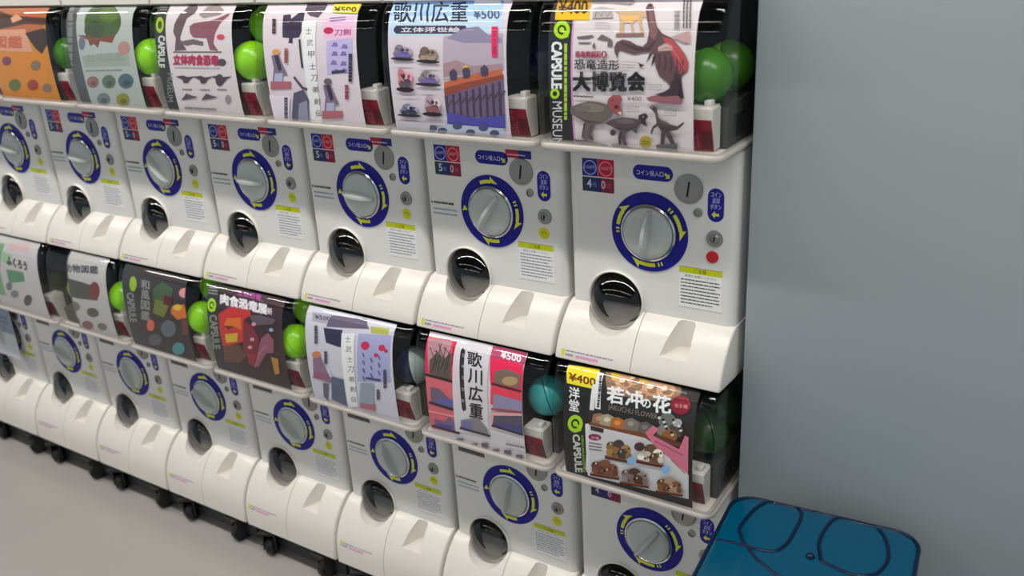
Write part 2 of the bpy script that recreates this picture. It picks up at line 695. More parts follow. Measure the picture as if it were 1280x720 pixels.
ME = {}
ME['housing'] = housing_mesh()
ME['tray_u'] = tray_mesh(False)
ME['tray_l'] = tray_mesh(True)
ME['cover'] = cover_mesh()
ME['rim'] = rim_mesh()
ME['deck'] = deck_mesh()
ME['shell'] = shell_mesh()
ME['hopper'] = hopper_mesh()
ME['block'] = block_mesh()
ME['mouth'] = box_mesh('hopper_mouth', 0.1268, 0.1278, -0.012, 0.030, 0.152, 0.182)
ME['cap'] = top_cap_mesh()
ME['bezel'] = lathe_mesh('outlet_bezel', [(OR, 0.05), (OR, -0.004), (OR - 0.0012, -0.0055), (OR - 0.003, -0.004), (OR - 0.003, 0.05)], *OC, 48)
ME['chute_back'] = lathe_mesh('chute_back', [(OR - 0.0035, 0.008), (OR - 0.0035, 0.0535), (0, 0.0535), (0, 0.046), (OR - 0.0055, 0.046), (OR - 0.0055, 0.008), (OR - 0.0035, 0.008)], *OC, 32)
_b2 = bmesh.new()
_pts = []
for _k in range(13):
    _a = math.radians(200) + math.radians(140) * _k / 12
    _pts.append((OC[0] + 0.0425 * math.cos(_a), OC[1] + 0.0425 * math.sin(_a) * 0.98 - 0.004))
_lo = [_b2.verts.new((x, 0.004 + (z - (OC[1] - 0.0425)) * 0.85, z)) for x, z in _pts]
_hi = [_b2.verts.new((x, 0.008 + (z - (OC[1] - 0.0425)) * 0.85, z)) for x, z in _pts]
_b2.faces.new(_lo)
_b2.faces.new(_hi[::-1])
for _k in range(13):
    _b2.faces.new((_lo[_k], _lo[(_k + 1) % 13], _hi[(_k + 1) % 13], _hi[_k]))
ME['chute'] = mesh_from_bm(_b2, 'chute_floor', 35)
ME['door'] = lathe_mesh('outlet_door', [(0.0432 * math.sin(a), 0.002 - 0.024 * math.cos(a)) for a in [math.radians(q) for q in range(0, 91, 9)]], 0, 0, 40)
ME['dial_ring'] = lathe_mesh('dial_ring', [(0.043, 0.0), (0.043, -0.0016), (0.0608, -0.0016), (0.0612, 0.0)], 0, 0, 64)
ME['chrome'] = lathe_mesh('dial_trim', [(0.0395, -0.0015), (0.0395, -0.005), (0.0412, -0.0066), (0.0438, -0.0050), (0.0440, -0.0012)], 0, 0, 64)
ME['knob'] = lathe_mesh('knob', [(0.0392, 0.0), (0.0392, -0.0075), (0.037, -0.0100), (0.030, -0.0118), (0.018, -0.0128), (0, -0.0132)], 0, 0, 48)
ME['coin'] = lathe_mesh('coin_plate', [(0.0215, 0.0), (0.0215, -0.0024), (0.0200, -0.0034), (0.0185, -0.0034), (0.0178, -0.0028), (0, -0.0028)], 0, 0, 40)
ME['slot'] = box_mesh('coin_slot', -0.0012, 0.0012, -0.0036, -0.0026, -0.011, 0.011)
ME['hole'] = lathe_mesh('return_button', [(0.0066, 0.0), (0.0066, -0.002), (0.0050, -0.0024), (0.0046, -0.0008), (0, -0.0012)], 0, 0, 24)
ME['lock'] = lathe_mesh('lock', [(0.0125, 0.0), (0.0120, -0.0022), (0.0080, -0.0030), (0.0066, -0.0050), (0.0050, -0.0050), (0.0046, -0.0030), (0, -0.0030)], 0, 0, 32)
ME['lockkey'] = box_mesh('keyway', -0.0008, 0.0008, -0.0042, -0.0026, -0.003, 0.003)
ME['red'] = lathe_mesh('red_button', [(0.0092, 0.0), (0.0090, -0.0016), (0.006, -0.0026), (0, -0.0028)], 0, 0, 28)


def handle_mesh():
    """grip across the knob: a tapered fin, thicker in the middle"""
    bm = bmesh.new()
    n = 12
    rings = []
    for k in range(n + 1):
        t = -1 + 2 * k / n
        z = 0.036 * t
        w = 0.0085 * (1 - 0.35 * t * t)
        h = 0.010 + 0.012 * (1 - abs(t) ** 2.5)
        ring = []
        for (u, v) in ((-1, 0), (-0.62, 0.7), (-0.3, 0.97), (0.3, 0.97), (0.62, 0.7), (1, 0)):
            ring.append(bm.verts.new((u * w, -0.006 - h * v, z)))
        rings.append(ring)
    for a, b in zip(rings, rings[1:]):
        for k in range(5):
            bm.faces.new((a[k], a[k + 1], b[k + 1], b[k]))
    bm.faces.new(rings[0])
    bm.faces.new(rings[-1][::-1])
    return mesh_from_bm(bm, 'handle', 50)


ME['handle'] = handle_mesh()


# casters
def caster_meshes():
    bm = bmesh.new()
    box(bm, -0.020, 0.020, -0.020, 0.020, 0.064, 0.070, bev=0.001)
    box(bm, -0.016, -0.012, -0.010, 0.016, 0.018, 0.065)
    box(bm, 0.012, 0.016, -0.010, 0.016, 0.018, 0.065)
    fork = mesh_from_bm(bm, 'caster_fork', 35)
    bm = bmesh.new()
    prof = [(0.0, -0.010), (0.020, -0.010), (0.0235, -0.007), (0.0235, 0.007), (0.020, 0.010), (0.0, 0.010)]
    lathe_y(bm, prof, 0, 0, 24)
    bmesh.ops.rotate(bm, verts=bm.verts, cent=(0, 0, 0), matrix=Matrix.Rotation(math.pi / 2, 3, 'Z'))
    bmesh.ops.translate(bm, verts=bm.verts, vec=(0, 0.006, 0.0235))
    wheel = mesh_from_bm(bm, 'wheel', 35)
    return fork, wheel


ME['fork'], ME['wheel'] = caster_meshes()
ME['pan'] = box_mesh('base_pan', -HW, HW, -0.037, 0.22, 0.016, 0.070, bev=0.002)


# ------------------------------------------------------------------ stickers on the panel
NAVY = (24, 22, 140)
YEL = (214, 222, 40)


def pill(P, x0, z0, x1, z1, col):
    r = min(x1 - x0, z1 - z0) / 2
    pts = []
    for cx, cz, a0 in ((x1 - r, z1 - r, 0), (x0 + r, z1 - r, 90), (x0 + r, z0 + r, 180), (x1 - r, z0 + r, 270)):
        for k in range(7):
            a = math.radians(a0 + 15 * k)
            pts.append((cx + r * math.cos(a), cz + r * math.sin(a)))
    P.poly(pts, col)


def arrow(P, cx, cz, L, ang, col):
    c, s = math.cos(ang), math.sin(ang)
    pts = [(-.5, .18), (.05, .18), (.05, .5), (.5, 0), (.05, -.5), (.05, -.18), (-.5, -.18)]
    P.poly([(cx + L * (x * c - y * s), cz + L * (x * s + y * c)) for x, y in pts], col)


def arc_arrow(P, a_tail, a_head, r=0.0505, w=0.0065, dots=True):
    """curved yellow arrow on the dial ring, angles in degrees (counter-clockwise from +x)"""
    sgn = 1 if a_head > a_tail else -1
    hl = 17 * sgn
    a1 = a_head - hl
    P.ring(0, 0, r + w * .45, w * .9, YEL, 10, math.radians(a_tail), math.radians(a1))
    pt = lambda rr, a: (rr * math.cos(math.radians(a)), rr * math.sin(math.radians(a)))
    P.poly([pt(r - w * .25, a1), pt(r + w * 1.35, a1), pt(r - w * .2, a_head)], YEL)
    if dots:
        for d in (5, 11):
            a = a_tail - sgn * d
            P.ring(0, 0, r + w * .45, w * .9, YEL, 2, math.radians(a), math.radians(a - sgn * 3))


def dial_arrows(style):
    def one(fn):
        P = Print(lambda z: -0.0016, bend=False)
        fn(P)
        return P.mesh('dial_arrow')
    if style == 0:
        return [one(lambda P: arc_arrow(P, 172, 128)), one(lambda P: arc_arrow(P, 38, -8)), one(lambda P: arc_arrow(P, 282, 236))]
    return [one(lambda P: arc_arrow(P, 112, 72, dots=False)), one(lambda P: arc_arrow(P, 12, -30)), one(lambda P: arc_arrow(P, 284, 244, dots=False)),
            one(lambda P: P.poly([(-0.0585, -0.004), (-0.0475, -0.002), (-0.0530, 0.006)], YEL))]


ARROWS = [dial_arrows(0), dial_arrows(1)]


def sticker_print(kind):
    P = Print(bend=False)
    if kind == 'coin_label':
        pill(P, -0.026, 0.079, 0.037, 0.101, NAVY)
        P.text('コイン投入口', (-0.020, 0.0935), (0.022, 0.0935), (-0.020, 0.0855), (225, 225, 235))
        arrow(P, 0.028, 0.0875, 0.010, math.radians(-40), YEL)
    elif kind == 'return_label':
        pill(P, 0.0895, 0.028, 0.1135, 0.077, NAVY)
        P.text('コイン\n返却\nボタン', (0.0935, 0.0715), (0.1095, 0.0715), (0.0935, 0.0465), (205, 205, 235), align='CENTER')
        arrow(P, 0.1010, 0.0385, 0.011, math.pi, YEL)
    elif kind in ('price_label', 'price_label_5'):
        n = '4' if kind == 'price_label' else '5'
        P.raw(-0.1095, 0.0765, -0.0835, 0.1035, (36, 34, 130))
        P.raw(-0.0830, 0.0765, -0.0565, 0.1035, (190, 28, 52))
        P.ring(-0.0965, 0.0895, 0.0112, 0.0014, (170, 185, 235))
        P.ring(-0.0700, 0.0895, 0.0112, 0.0014, (238, 150, 165))
        P.text('100円', (-0.1045, 0.0930), (-0.0885, 0.0930), (-0.1045, 0.0870), (170, 185, 235))
        P.text('500円', (-0.0780, 0.0930), (-0.0620, 0.0930), (-0.0780, 0.0870), (238, 160, 170))
        P.raw(-0.1095, 0.0530, -0.1000, 0.0750, (48, 58, 66))
        P.raw(-0.1000, 0.0530, -0.0775, 0.0750, (34, 44, 96))
        P.raw(-0.0775, 0.0530, -0.0565, 0.0750, (128, 30, 58))
        P.text(n, (-0.1015, 0.0715), (-0.0945, 0.0715), (-0.1015, 0.0590), (190, 205, 230), bold=0.05)
        P.text('枚', (-0.0925, 0.0680), (-0.0850, 0.0680), (-0.0925, 0.0600), (120, 130, 190))
        P.text('0', (-0.0775, 0.0710), (-0.0710, 0.0710), (-0.0775, 0.0590), (214, 170, 180), bold=0.05)
        P.text('枚', (-0.0680, 0.0680), (-0.0605, 0.0680), (-0.0680, 0.0600), (180, 90, 110))
    elif kind == 'price_label_dark':
        P.raw(-0.1095, 0.0550, -0.1000, 0.0830, (48, 52, 66))
        P.raw(-0.1000, 0.0550, -0.0760, 0.0830, (44, 44, 104))
        P.raw(-0.0760, 0.0550, -0.0530, 0.0830, (130, 40, 62))
        P.text('4', (-0.1010, 0.0735), (-0.0945, 0.0735), (-0.1010, 0.0625), (180, 190, 220), bold=0.05)
        P.text('0', (-0.0770, 0.0725), (-0.0705, 0.0725), (-0.0770, 0.0615), (200, 170, 190), bold=0.05)
    elif kind == 'price_strip':
        P.raw(-0.1130, 0.0630, -0.0530, 0.0850, (92, 92, 92))
        P.rule((-0.1100, 0.0760), (-0.0560, 0.0760), (-0.1100, 0.0640), 1, (60, 60, 60), h=0.6, seed=4)
    elif kind == 'coin_sticker':
        P.raw(0.0330, 0.0930, 0.0570, 0.1060, (178, 34, 58))
        P.raw(0.0570, 0.0930, 0.0810, 0.1060, (40, 40, 120))
        P.rule((0.036, 0.099), (0.078, 0.099), (0.036, 0.0955), 1, (220, 200, 220), h=0.5, seed=5)
    elif kind == 'turn_label':
        P.poly([(-0.1240, 0.0065), (-0.1240, 0.0005), (-0.1200, 0.0035)], (40, 40, 40))
        P.rule((-0.1185, 0.0055), (-0.0700, 0.0055), (-0.1185, 0.0005), 1, (60, 60, 60), h=0.75, seed=6)
        P.rule((-0.1210, -0.0060), (-0.0720, -0.0060), (-0.1210, -0.0220), 2, (140, 160, 178), h=0.35, seed=7)
    elif kind in ('caution_label', 'caution_label_b'):
        blk = (40, 42, 44) if kind == 'caution_label' else (120, 124, 150)
        P.raw(0.0480, -0.1090, 0.1140, -0.0450, (230, 230, 228))
        P.raw(0.0480, -0.0545, 0.1140, -0.0450, (196, 204, 22))
        P.text('ご注意', (0.0700, -0.0468), (0.0900, -0.0468), (0.0700, -0.0530), (50, 60, 10))
        P.text('安全にお使いください', (0.0570, -0.0565), (0.1050, -0.0565), (0.0570, -0.0605), blk)
        P.rule((0.0510, -0.0640), (0.1110, -0.0640), (0.0510, -0.1060), 8, blk, h=0.32, seed=11)
        for z in (-0.0450, -0.1090):
            P.raw(0.0480, z - 0.0002, 0.1140, z + 0.0002, (90, 90, 90))
    elif kind == 'yellow_sticker':
        P.ell(0.0985, -0.0250, 0.0098, 0.0098, (206, 208, 30), n=28)
        P.line([(0.0935, -0.0250), (0.0985, -0.0220), (0.1035, -0.0265)], 0.0016, (120, 130, 10))
    return P.mesh(kind)


for k in ('coin_label', 'return_label', 'price_label', 'price_label_5', 'price_label_dark', 'price_strip', 'coin_sticker', 'turn_label', 'caution_label', 'caution_label_b', 'yellow_sticker'):
    ME[k] = sticker_print(k)


def tray_front_y(z, lower):
    zz = [-0.268, -0.262, -0.235, -0.218, -0.2035, -0.190, -0.174, -0.160, -0.148, -0.138, -0.1305]
    yy = [-0.0635, -0.0635, -0.063, -0.0615, -0.0585, -0.054, -0.046, -0.037, -0.027, -0.016, -0.006]
    return float(np.interp(z, zz, yy))


def tray_label(lower):
    P = Print(lambda z: tray_front_y(z, lower) - 0.0002, knots=(-0.2035, -0.190, -0.218))
    z = -0.197 if not lower else -0.214
    P.raw(-0.1245, z - 0.0042, -0.1195, z + 0.0062, (210, 214, 40))
    P.rule((-0.117, z + 0.005), (-0.035, z + 0.005), (-0.117, z + 0.001), 1, (150, 146, 168), h=0.5, seed=3)
    P.rule((-0.117, z - 0.000), (-0.100, z - 0.000), (-0.117, z - 0.005), 1, (160, 150, 170), h=0.7, seed=5)
    P.rule((-0.099, z - 0.000), (-0.060, z - 0.000), (-0.099, z - 0.005), 1, (226, 150, 196), h=0.8, seed=4)
    return P.mesh('tray_label')


ME['tray_label_u'] = tray_label(False)
ME['tray_label_l'] = tray_label(True)


def sold_label():
    P = Print(lambda z: float(np.interp(z, [0.142, 0.176, 0.186], [-0.0548, -0.0648, -0.0668])), knots=(0.176,))
    P.raw(0.0815, 0.1425, 0.1175, 0.1850, (142, 16, 44))
    P.text('SOLD OUT', (0.0935, 0.1445), (0.0935, 0.1830), (0.0850, 0.1445), (206, 110, 136))
    P.raw(0.0955, 0.1450, 0.0975, 0.1650, (176, 90, 110))
    P.raw(0.1020, 0.1450, 0.1170, 0.1700, (96, 12, 30))
    return P.mesh('sold_out_label')


ME['sold'] = sold_label()

# ------------------------------------------------------------------ display cards
GAIN = 1.17


class Card(Print):
    def __init__(self, tier, col):
        super().__init__(card_y, GAIN, knots=KNOTS)
        self.tier, self.col = tier, col
        self.gamma = 1.22              # inks as on the sheet, before the haze of the cover
        self.view(0, 0, 1)

    def raw(self, x0, z0, x1, z1, col):
        K = self.clip                      # the sheet ends where its ground ends
        self.clip = (x0, z0, x1, z1) if not K else (min(K[0], x0), min(K[1], z0), max(K[2], x1), max(K[3], z1))
        super().raw(x0, z0, x1, z1, col)

    def view(self, x0, y0, s):
        """take points in the pixels of a region of the photograph that starts at x0, y0 and is magnified s times"""
        def tf(x, y):
            Y = -0.080
            for _ in range(4):             # meet the bent sheet itself
                X, Z = at(x0 + x / s, y0 + y / s, Y)
                Y = 0.5 * Y + 0.5 * card_y(Z + H * self.tier)
            return X + W * self.col, Z + H * self.tier
        self.tf = tf


def dino(c, pts, col):
    c.poly(pts, col)


def q_mark(c, cx, cy, rx, ry):
    c.ell(cx, cy, rx, ry, (170, 206, 40))
    c.ell(cx, cy, rx * .55, ry * .55, (36, 44, 20))
    c.ell(cx, cy, rx * .32, ry * .32, (170, 206, 40))
    c.poly([(cx + rx * .1, cy + ry * .2), (cx + rx * .4, cy + ry * .05), (cx + rx * .85, cy + ry * .75), (cx + rx * .5, cy + ry * .9)], (170, 206, 40))


def card_u0():
    c = Card(0, 0)
    c.raw(-0.115, 0.144, -0.077, 0.334, (52, 50, 56))
    c.raw(-0.079, 0.144, 0.098, 0.334, (208, 200, 202))
    c.raw(-0.0795, 0.144, -0.0765, 0.334, (196, 150, 186))
    c.view(640, 0, 3.272)
    q_mark(c, 203, 122, 33, 37)
    c.text('CAPSULE', (203, 172), (203, 362), (163, 172), (226, 226, 226), bold=0.05)
    c.ell(176, 383, 19, 21, (170, 206, 40))
    c.ell(176, 383, 9, 10, (40, 40, 30))
    c.text('MUSEUM', (206, 415), (206, 595), (166, 415), (208, 208, 212))
    c.rule((226, 178), (226, 490), (209, 178), 1, (170, 196, 60), h=0.7, seed=8)
    c.poly([(175, -60), (315, -60), (315, 82), (175, 82)], (196, 158, 60))
    c.poly([(177, 48), (315, 52), (315, 82), (175, 80)], (232, 180, 36))
    c.text('¥400', (190, 2), (308, 2), (188, 56), (70, 52, 30), bold=0.02)
    # upper figures
    c.view(690, 0, 6.547)
    c.poly([(300, -40), (620, -40), (680, 20), (640, 45), (480, 30), (320, 30)], (150, 142, 142))
    c.poly([(340, 70), (400, 55), (490, 70), (500, 130), (470, 150), (330, 155)], (176, 168, 166))
    c.line([(350, 140), (370, 85), (400, 130), (430, 80), (450, 140), (490, 80)], 7, (120, 112, 114))
    c.line([(330, 152), (500, 148)], 8, (140, 128, 128))
    c.rule((350, 185), (480, 188), (350, 245), 3, (160, 152, 156), h=0.2, seed=2)
    for pts in ([(205, 300), (330, 285), (345, 300), (300, 318), (210, 318)], [(370, 320), (410, 280), (460, 305), (500, 330), (440, 335)], [(215, 345), (330, 345), (300, 358), (225, 358)], [(330, 375), (350, 345), (360, 395), (340, 398)], [(460, 330), (500, 340), (495, 385), (455, 380)]):
        c.poly(pts, (120, 108, 112))
    # tan quadruped figure
    c.poly([(490, 62), (540, 80), (600, 72), (680, 78), (740, 90), (800, 100), (830, 80), (800, 70), (790, 150), (740, 140), (735, 200), (760, 290), (735, 290), (715, 200), (690, 160), (660, 200), (675, 270), (660, 275), (640, 190), (590, 185), (580, 290), (555, 290), (555, 180), (545, 110), (500, 85)], (196, 170, 140))
    c.poly([(560, 130), (720, 130), (700, 165), (580, 172)], (226, 178, 118))
    c.poly([(530, 272), (750, 268), (755, 296), (520, 300)], (146, 112, 110))
    # tall reddish figure with raised neck
    c.poly([(540, 480), (515, 425), (512, 385), (530, 345), (580, 322), (640, 335), (700, 370), (745, 380), (780, 345), (798, 250), (774, 130), (768, 60), (785, 30), (815, 28), (832, 60), (842, 130), (858, 215), (905, 275), (985, 310), (1050, 385), (1095, 450), (1122, 515), (1112, 585), (1060, 625), (1062, 720), (1080, 800), (1010, 830), (985, 720), (940, 668), (880, 620), (850, 545), (845, 450), (810, 425), (740, 432), (680, 446), (620, 430), (560, 410), (545, 430)], (108, 84, 88))
    c.poly([(905, 300), (985, 320), (1050, 390), (1095, 455), (1120, 515), (1108, 580), (1060, 612), (1020, 540), (985, 440), (940, 370)], (176, 88, 92))
    c.poly([(870, 385), (930, 352), (985, 370), (1000, 410), (930, 415), (870, 420)], (186, 160, 156))
    c.poly([(775, 510), (800, 440), (830, 425), (800, 480)], (70, 58, 66))
    c.poly([(815, 540), (830, 460), (860, 440), (840, 510)], (70, 58, 66))
    c.poly([(1000, 600), (1062, 610), (1070, 720), (1085, 800), (1040, 800), (1010, 700)], (78, 62, 70))
    c.poly([(795, 40), (826, 44), (836, 150), (870, 260), (840, 330), (806, 300), (800, 180)], (138, 106, 106))
    c.line([(560, 345), (620, 370), (700, 400), (790, 400), (850, 330)], [6, 16, 22, 22, 6], (86, 66, 74))
    for k in range(9):
        x = 880 + k * 24
        c.line([(x, 440 + k * 6), (x + 8, 500 + k * 9), (x - 4, 560 + k * 7)], 8, (126, 88, 92) if k % 2 else (88, 66, 72))
    for k in range(6):
        c.line([(960 + k * 24, 345 + k * 38), (985 + k * 22, 385 + k * 38)], 7, (200, 116, 116))
    c.line([(880, 400), (940, 372), (990, 392)], 6, (214, 192, 186))
    c.ell(806, 48, 9, 7, (40, 30, 34))
    c.poly([(690, 500), (730, 520), (765, 530), (730, 552), (715, 520)], (60, 52, 60))
    c.poly([(1060, 270), (1130, 250), (1135, 350), (1080, 345), (980, 300)], (186, 156, 156))
    c.rule((1140, 0), (1140, 230), (1060, 0), 3, (70, 66, 72), h=0.45, seed=3)
    c.text('恐竜発掘記', (1050, 80), (1050, 245), (1003, 80), (60, 54, 60))
    c.rule((580, 500), (690, 505), (580, 590), 4, (150, 142, 148), h=0.2, seed=9)
    c.text('恐竜発掘記', (198, 418), (405, 418), (198, 466), (156, 60, 86), bold=0.05)
    c.ell(433, 442, 24, 28, (150, 62, 90))
    c.text('8', (424, 424), (442, 424), (424, 460), (230, 220, 220))
    c.text('恐竜造形', (190, 485), (558, 490), (190, 565), (42, 36, 42), bold=0.012)
    c.text('大博覧会', (182, 590), (765, 590), (182, 740), (26, 22, 28), bold=0.045)
    # lower figures
    c.view(700, 80, 6)
    for i, (x, y) in enumerate(((110, 232), (500, 315), (780, 345), (670, 150))):
        if i == 0:
            c.rule((110, 232), (290, 240), (110, 246), 1, (90, 84, 90), h=0.8, seed=5)
        else:
            for (a, b) in (((x, y), (x + 98, y + 2)), ((x + 98, y + 2), (x + 96, y + 40)), ((x + 96, y + 40), (x, y + 38))):
                c.line([a, b], 3, (110, 104, 108))
            c.rule((x + 6, y + 12), (x + 86, y + 14), (x + 6, y + 30), 2, (130, 124, 128), h=0.3, seed=i)
    c.text('¥400', (512, 238), (620, 240), (512, 272), (90, 84, 88))
    # big figure at left
    c.poly([(88, 318), (150, 295), (230, 275), (300, 282), (365, 300), (375, 255), (410, 228), (460, 230), (478, 262), (455, 300), (478, 350), (468, 385), (430, 375), (400, 350), (380, 400), (330, 440), (250, 455), (215, 500), (225, 560), (200, 572), (170, 545), (180, 480), (195, 430), (130, 392), (88, 368)], (116, 108, 104))
    c.poly([(235, 450), (265, 455), (245, 520), (262, 572), (225, 560), (215, 500)], (104, 96, 94))
    c.poly([(362, 285), (375, 252), (410, 230), (460, 231), (477, 262), (452, 300), (475, 350), (466, 383), (430, 372), (400, 345), (380, 320)], (160, 92, 96))
    c.ell(432, 318, 17, 15, (104, 44, 56))
    c.ell(250, 325, 95, 34, (136, 128, 120), rot=0.08)
    c.ell(180, 330, 60, 26, (126, 118, 112), rot=-0.1)
    c.line([(130, 390), (220, 430), (320, 432)], [4, 12, 4], (92, 84, 82))
    c.line([(195, 440), (182, 500), (178, 545)], [14, 8, 5], (84, 76, 76))
    c.ell(404, 268, 5, 5, (40, 26, 30))
    c.poly([(440, 360), (470, 352), (468, 384)], (206, 196, 190))
    c.poly([(318, 440), (345, 478), (330, 455)], (90, 80, 82))
    c.poly([(105, 560), (180, 565), (260, 580), (360, 600), (395, 632), (250, 622), (110, 580)], (124, 116, 118))
    # middle figure
    c.poly([(345, 440), (400, 410), (480, 395), (560, 402), (595, 410), (600, 380), (650, 362), (672, 390), (650, 420), (665, 465), (620, 445), (590, 470), (585, 520), (545, 490), (500, 510), (500, 560), (515, 610), (490, 610), (470, 560), (470, 605), (448, 600), (445, 540), (460, 500), (410, 470)], (98, 88, 92))
    c.poly([(600, 380), (650, 362), (672, 390), (650, 420), (664, 462), (622, 440)], (70, 60, 68))
    c.ell(500, 425, 70, 20, (118, 108, 110), rot=0.05)
    c.line([(430, 470), (520, 490), (590, 460)], [3, 10, 3], (76, 68, 74))
    c.ell(634, 392, 5, 5, (200, 180, 170))
    c.line([(470, 505), (455, 550), (462, 598)], [12, 7, 5], (72, 64, 70))
    c.poly([(390, 595), (480, 600), (600, 640), (430, 640)], (112, 104, 110))
    # right figure
    c.poly([(680, 320), (700, 303), (735, 320), (745, 370), (750, 405), (800, 425), (840, 450), (890, 462), (940, 428), (940, 445), (890, 490), (830, 500), (860, 560), (880, 610), (850, 612), (800, 520), (790, 600), (760, 612), (770, 500), (745, 460), (715, 480), (700, 525), (688, 510), (705, 465), (735, 440), (725, 370), (700, 340)], (92, 78, 82))
    c.line([(722, 345), (738, 385), (770, 425), (830, 460)], [4, 9, 14, 5], (122, 104, 104))
    c.line([(745, 470), (800, 480), (850, 480)], [4, 9, 4], (70, 58, 64))
    c.ell(702, 318, 4, 4, (220, 210, 200))
    c.poly([(730, 600), (890, 590), (890, 650), (735, 640)], (110, 104, 108))
    c.poly([(655, 250), (700, 235), (800, 225), (900, 235), (935, 275), (920, 300), (780, 290), (680, 275)], (150, 104, 112))
    c.poly([(720, 225), (790, 205), (830, 180), (850, 120), (900, 130), (905, 230), (790, 240)], (74, 58, 66))
    c.ell(408, 510, 21, 24, (84, 76, 84))
    c.ell(652, 582, 46, 48, (172, 158, 66))
    c.rule((625, 570), (682, 574), (625, 605), 2, (110, 100, 40), h=0.4, seed=12)
    return c.mesh('display_card')


def fig(c, x, y, w, h, cols, base=(54, 44, 52)):
    """one small boxed model: uneven rounded mound in two colours on a dark base"""
    k = int(x + y)
    a, b = cols
    lt = tuple(min(255, q * 1.25) for q in a)
    c.ell(x + w * .5, y + h * .62, w * .46, h * .30, a)
    c.ell(x + w * (.30 + .05 * (k % 3)), y + h * .42, w * .24, h * .34, a, rot=-.3)
    c.ell(x + w * (.66 + .04 * (k % 2)), y + h * .50, w * .26, h * .26, lt, rot=.4)
    c.ell(x + w * .62, y + h * .68, w * .26, h * .18, b, rot=.2)
    c.ell(x + w * .28, y + h * .70, w * .16, h * .14, b)
    c.ell(x + w * (.40 + .1 * (k % 3)), y + h * .40, w * .10, h * .10, tuple(q * .6 for q in b))
    c.ell(x + w * .72, y + h * .42, w * .08, h * .09, tuple(q * .7 for q in a))
    c.line([(x + w * .2, y + h * .30), (x + w * .45, y + h * .55), (x + w * .8, y + h * .60)], h * .05, tuple(q * .75 for q in b))
    c.ell(x + w * .5, y + h * .93, w * .56, h * .10, base, rot=0.06)


def card_u1():
    c = Card(0, 1)
    c.raw(-0.1195, 0.140, 0.0965, 0.335, (206, 198, 204))
    c.view(480, 0, 4)
    c.poly([(14, -30), (600, -30), (590, 20), (20, 20)], (84, 122, 198))
    c.poly([(20, 10), (592, 10), (590, 100), (20, 95)], (162, 190, 224))
    c.poly([(20, 80), (590, 80), (588, 180), (22, 180)], (190, 206, 222))
    c.text('歌川広重', (46, 10), (415, 10), (46, 112), (46, 52, 74), bold=0.012)
    c.text('¥500', (445, 48), (575, 48), (447, 94), (92, 98, 118), bold=0.02)
    c.line([(445, 14), (580, 15)], 22, (214, 212, 224))
    c.poly([(48, 145), (60, 128), (405, 128), (416, 145), (410, 168), (60, 168), (48, 155)], (72, 70, 88))
    c.text('立体浮世絵', (85, 136), (378, 136), (85, 161), (206, 204, 214), bold=0.03)
    # bridge picture at right: plain generic view
    c.poly([(298, 180), (595, 165), (600, 340), (298, 400)], (182, 168, 182))
    c.poly([(400, 142), (470, 132), (525, 175), (590, 190), (590, 215), (400, 215), (310, 190)], (148, 140, 164))
    c.poly([(298, 318), (360, 300), (440, 330), (590, 318), (600, 350), (300, 385)], (168, 142, 146))
    c.poly([(302, 410), (420, 378), (590, 345), (600, 392), (470, 430), (305, 480)], (190, 112, 82))
    c.poly([(302, 440), (420, 410), (598, 372), (600, 392), (470, 430), (305, 480)], (148, 82, 66))
    c.poly([(303, 480), (470, 430), (600, 392), (608, 580), (318, 590)], (120, 104, 134))
    for k in range(9):
        x = 315 + k * 33
        c.line([(x, 480 - k * 9), (x + 8, 585)], 11, (84, 70, 92))
        c.line([(x, 540 - k * 6), (x + 30, 500 - k * 6)], 8, (96, 78, 96))
    c.poly([(318, 560), (460, 590), (608, 575), (610, 640), (320, 618)], (92, 88, 168))
    for (x, y) in ((350, 370), (415, 360), (505, 350)):
        c.poly([(x - 14, y + 30), (x - 20, y - 10), (x, y - 28), (x + 18, y - 10), (x + 16, y + 25)], (86, 78, 104))
    c.poly([(392, 338), (412, 322), (436, 336)], (206, 178, 90))
    c.poly([(540, 132), (572, 132), (570, 284), (542, 284)], (216, 56, 108))
    c.text('全\n六\n種', (548, 142), (565, 142), (548, 272), (150, 26, 70))
    for (x, y, w, h, a, b) in ((44, 215, 105, 85, (140, 128, 140), (120, 112, 172)), (172, 225, 105, 88, (128, 108, 100), (168, 150, 132)), (72, 330, 80, 125, (202, 128, 142), (98, 92, 98)), (170, 345, 115, 82, (146, 136, 140), (128, 110, 166)), (80, 510, 105, 70, (140, 138, 158), (70, 70, 96)), (205, 465, 90, 112, (178, 162, 170), (150, 104, 110))):
        fig(c, x, y, w, h, (a, b))
    for (x, y) in ((60, 310), (190, 322), (85, 462), (185, 440), (90, 590), (215, 588)):
        c.rule((x, y), (x + 80, y + 2), (x, y + 8), 1, (170, 160, 170), h=0.8, seed=x)
    c.poly([(322, 618), (608, 640), (608, 672), (240, 655)], (186, 190, 206))
    for (x, y) in ((250, 640), (300, 652), (375, 628), (440, 660), (505, 636), (560, 664)):
        c.ell(x, y, 24, 17, (84, 96, 132))
    c.poly([(76, 600), (240, 612), (236, 660), (80, 650)], (196, 190, 198))
    return c.mesh('display_card')


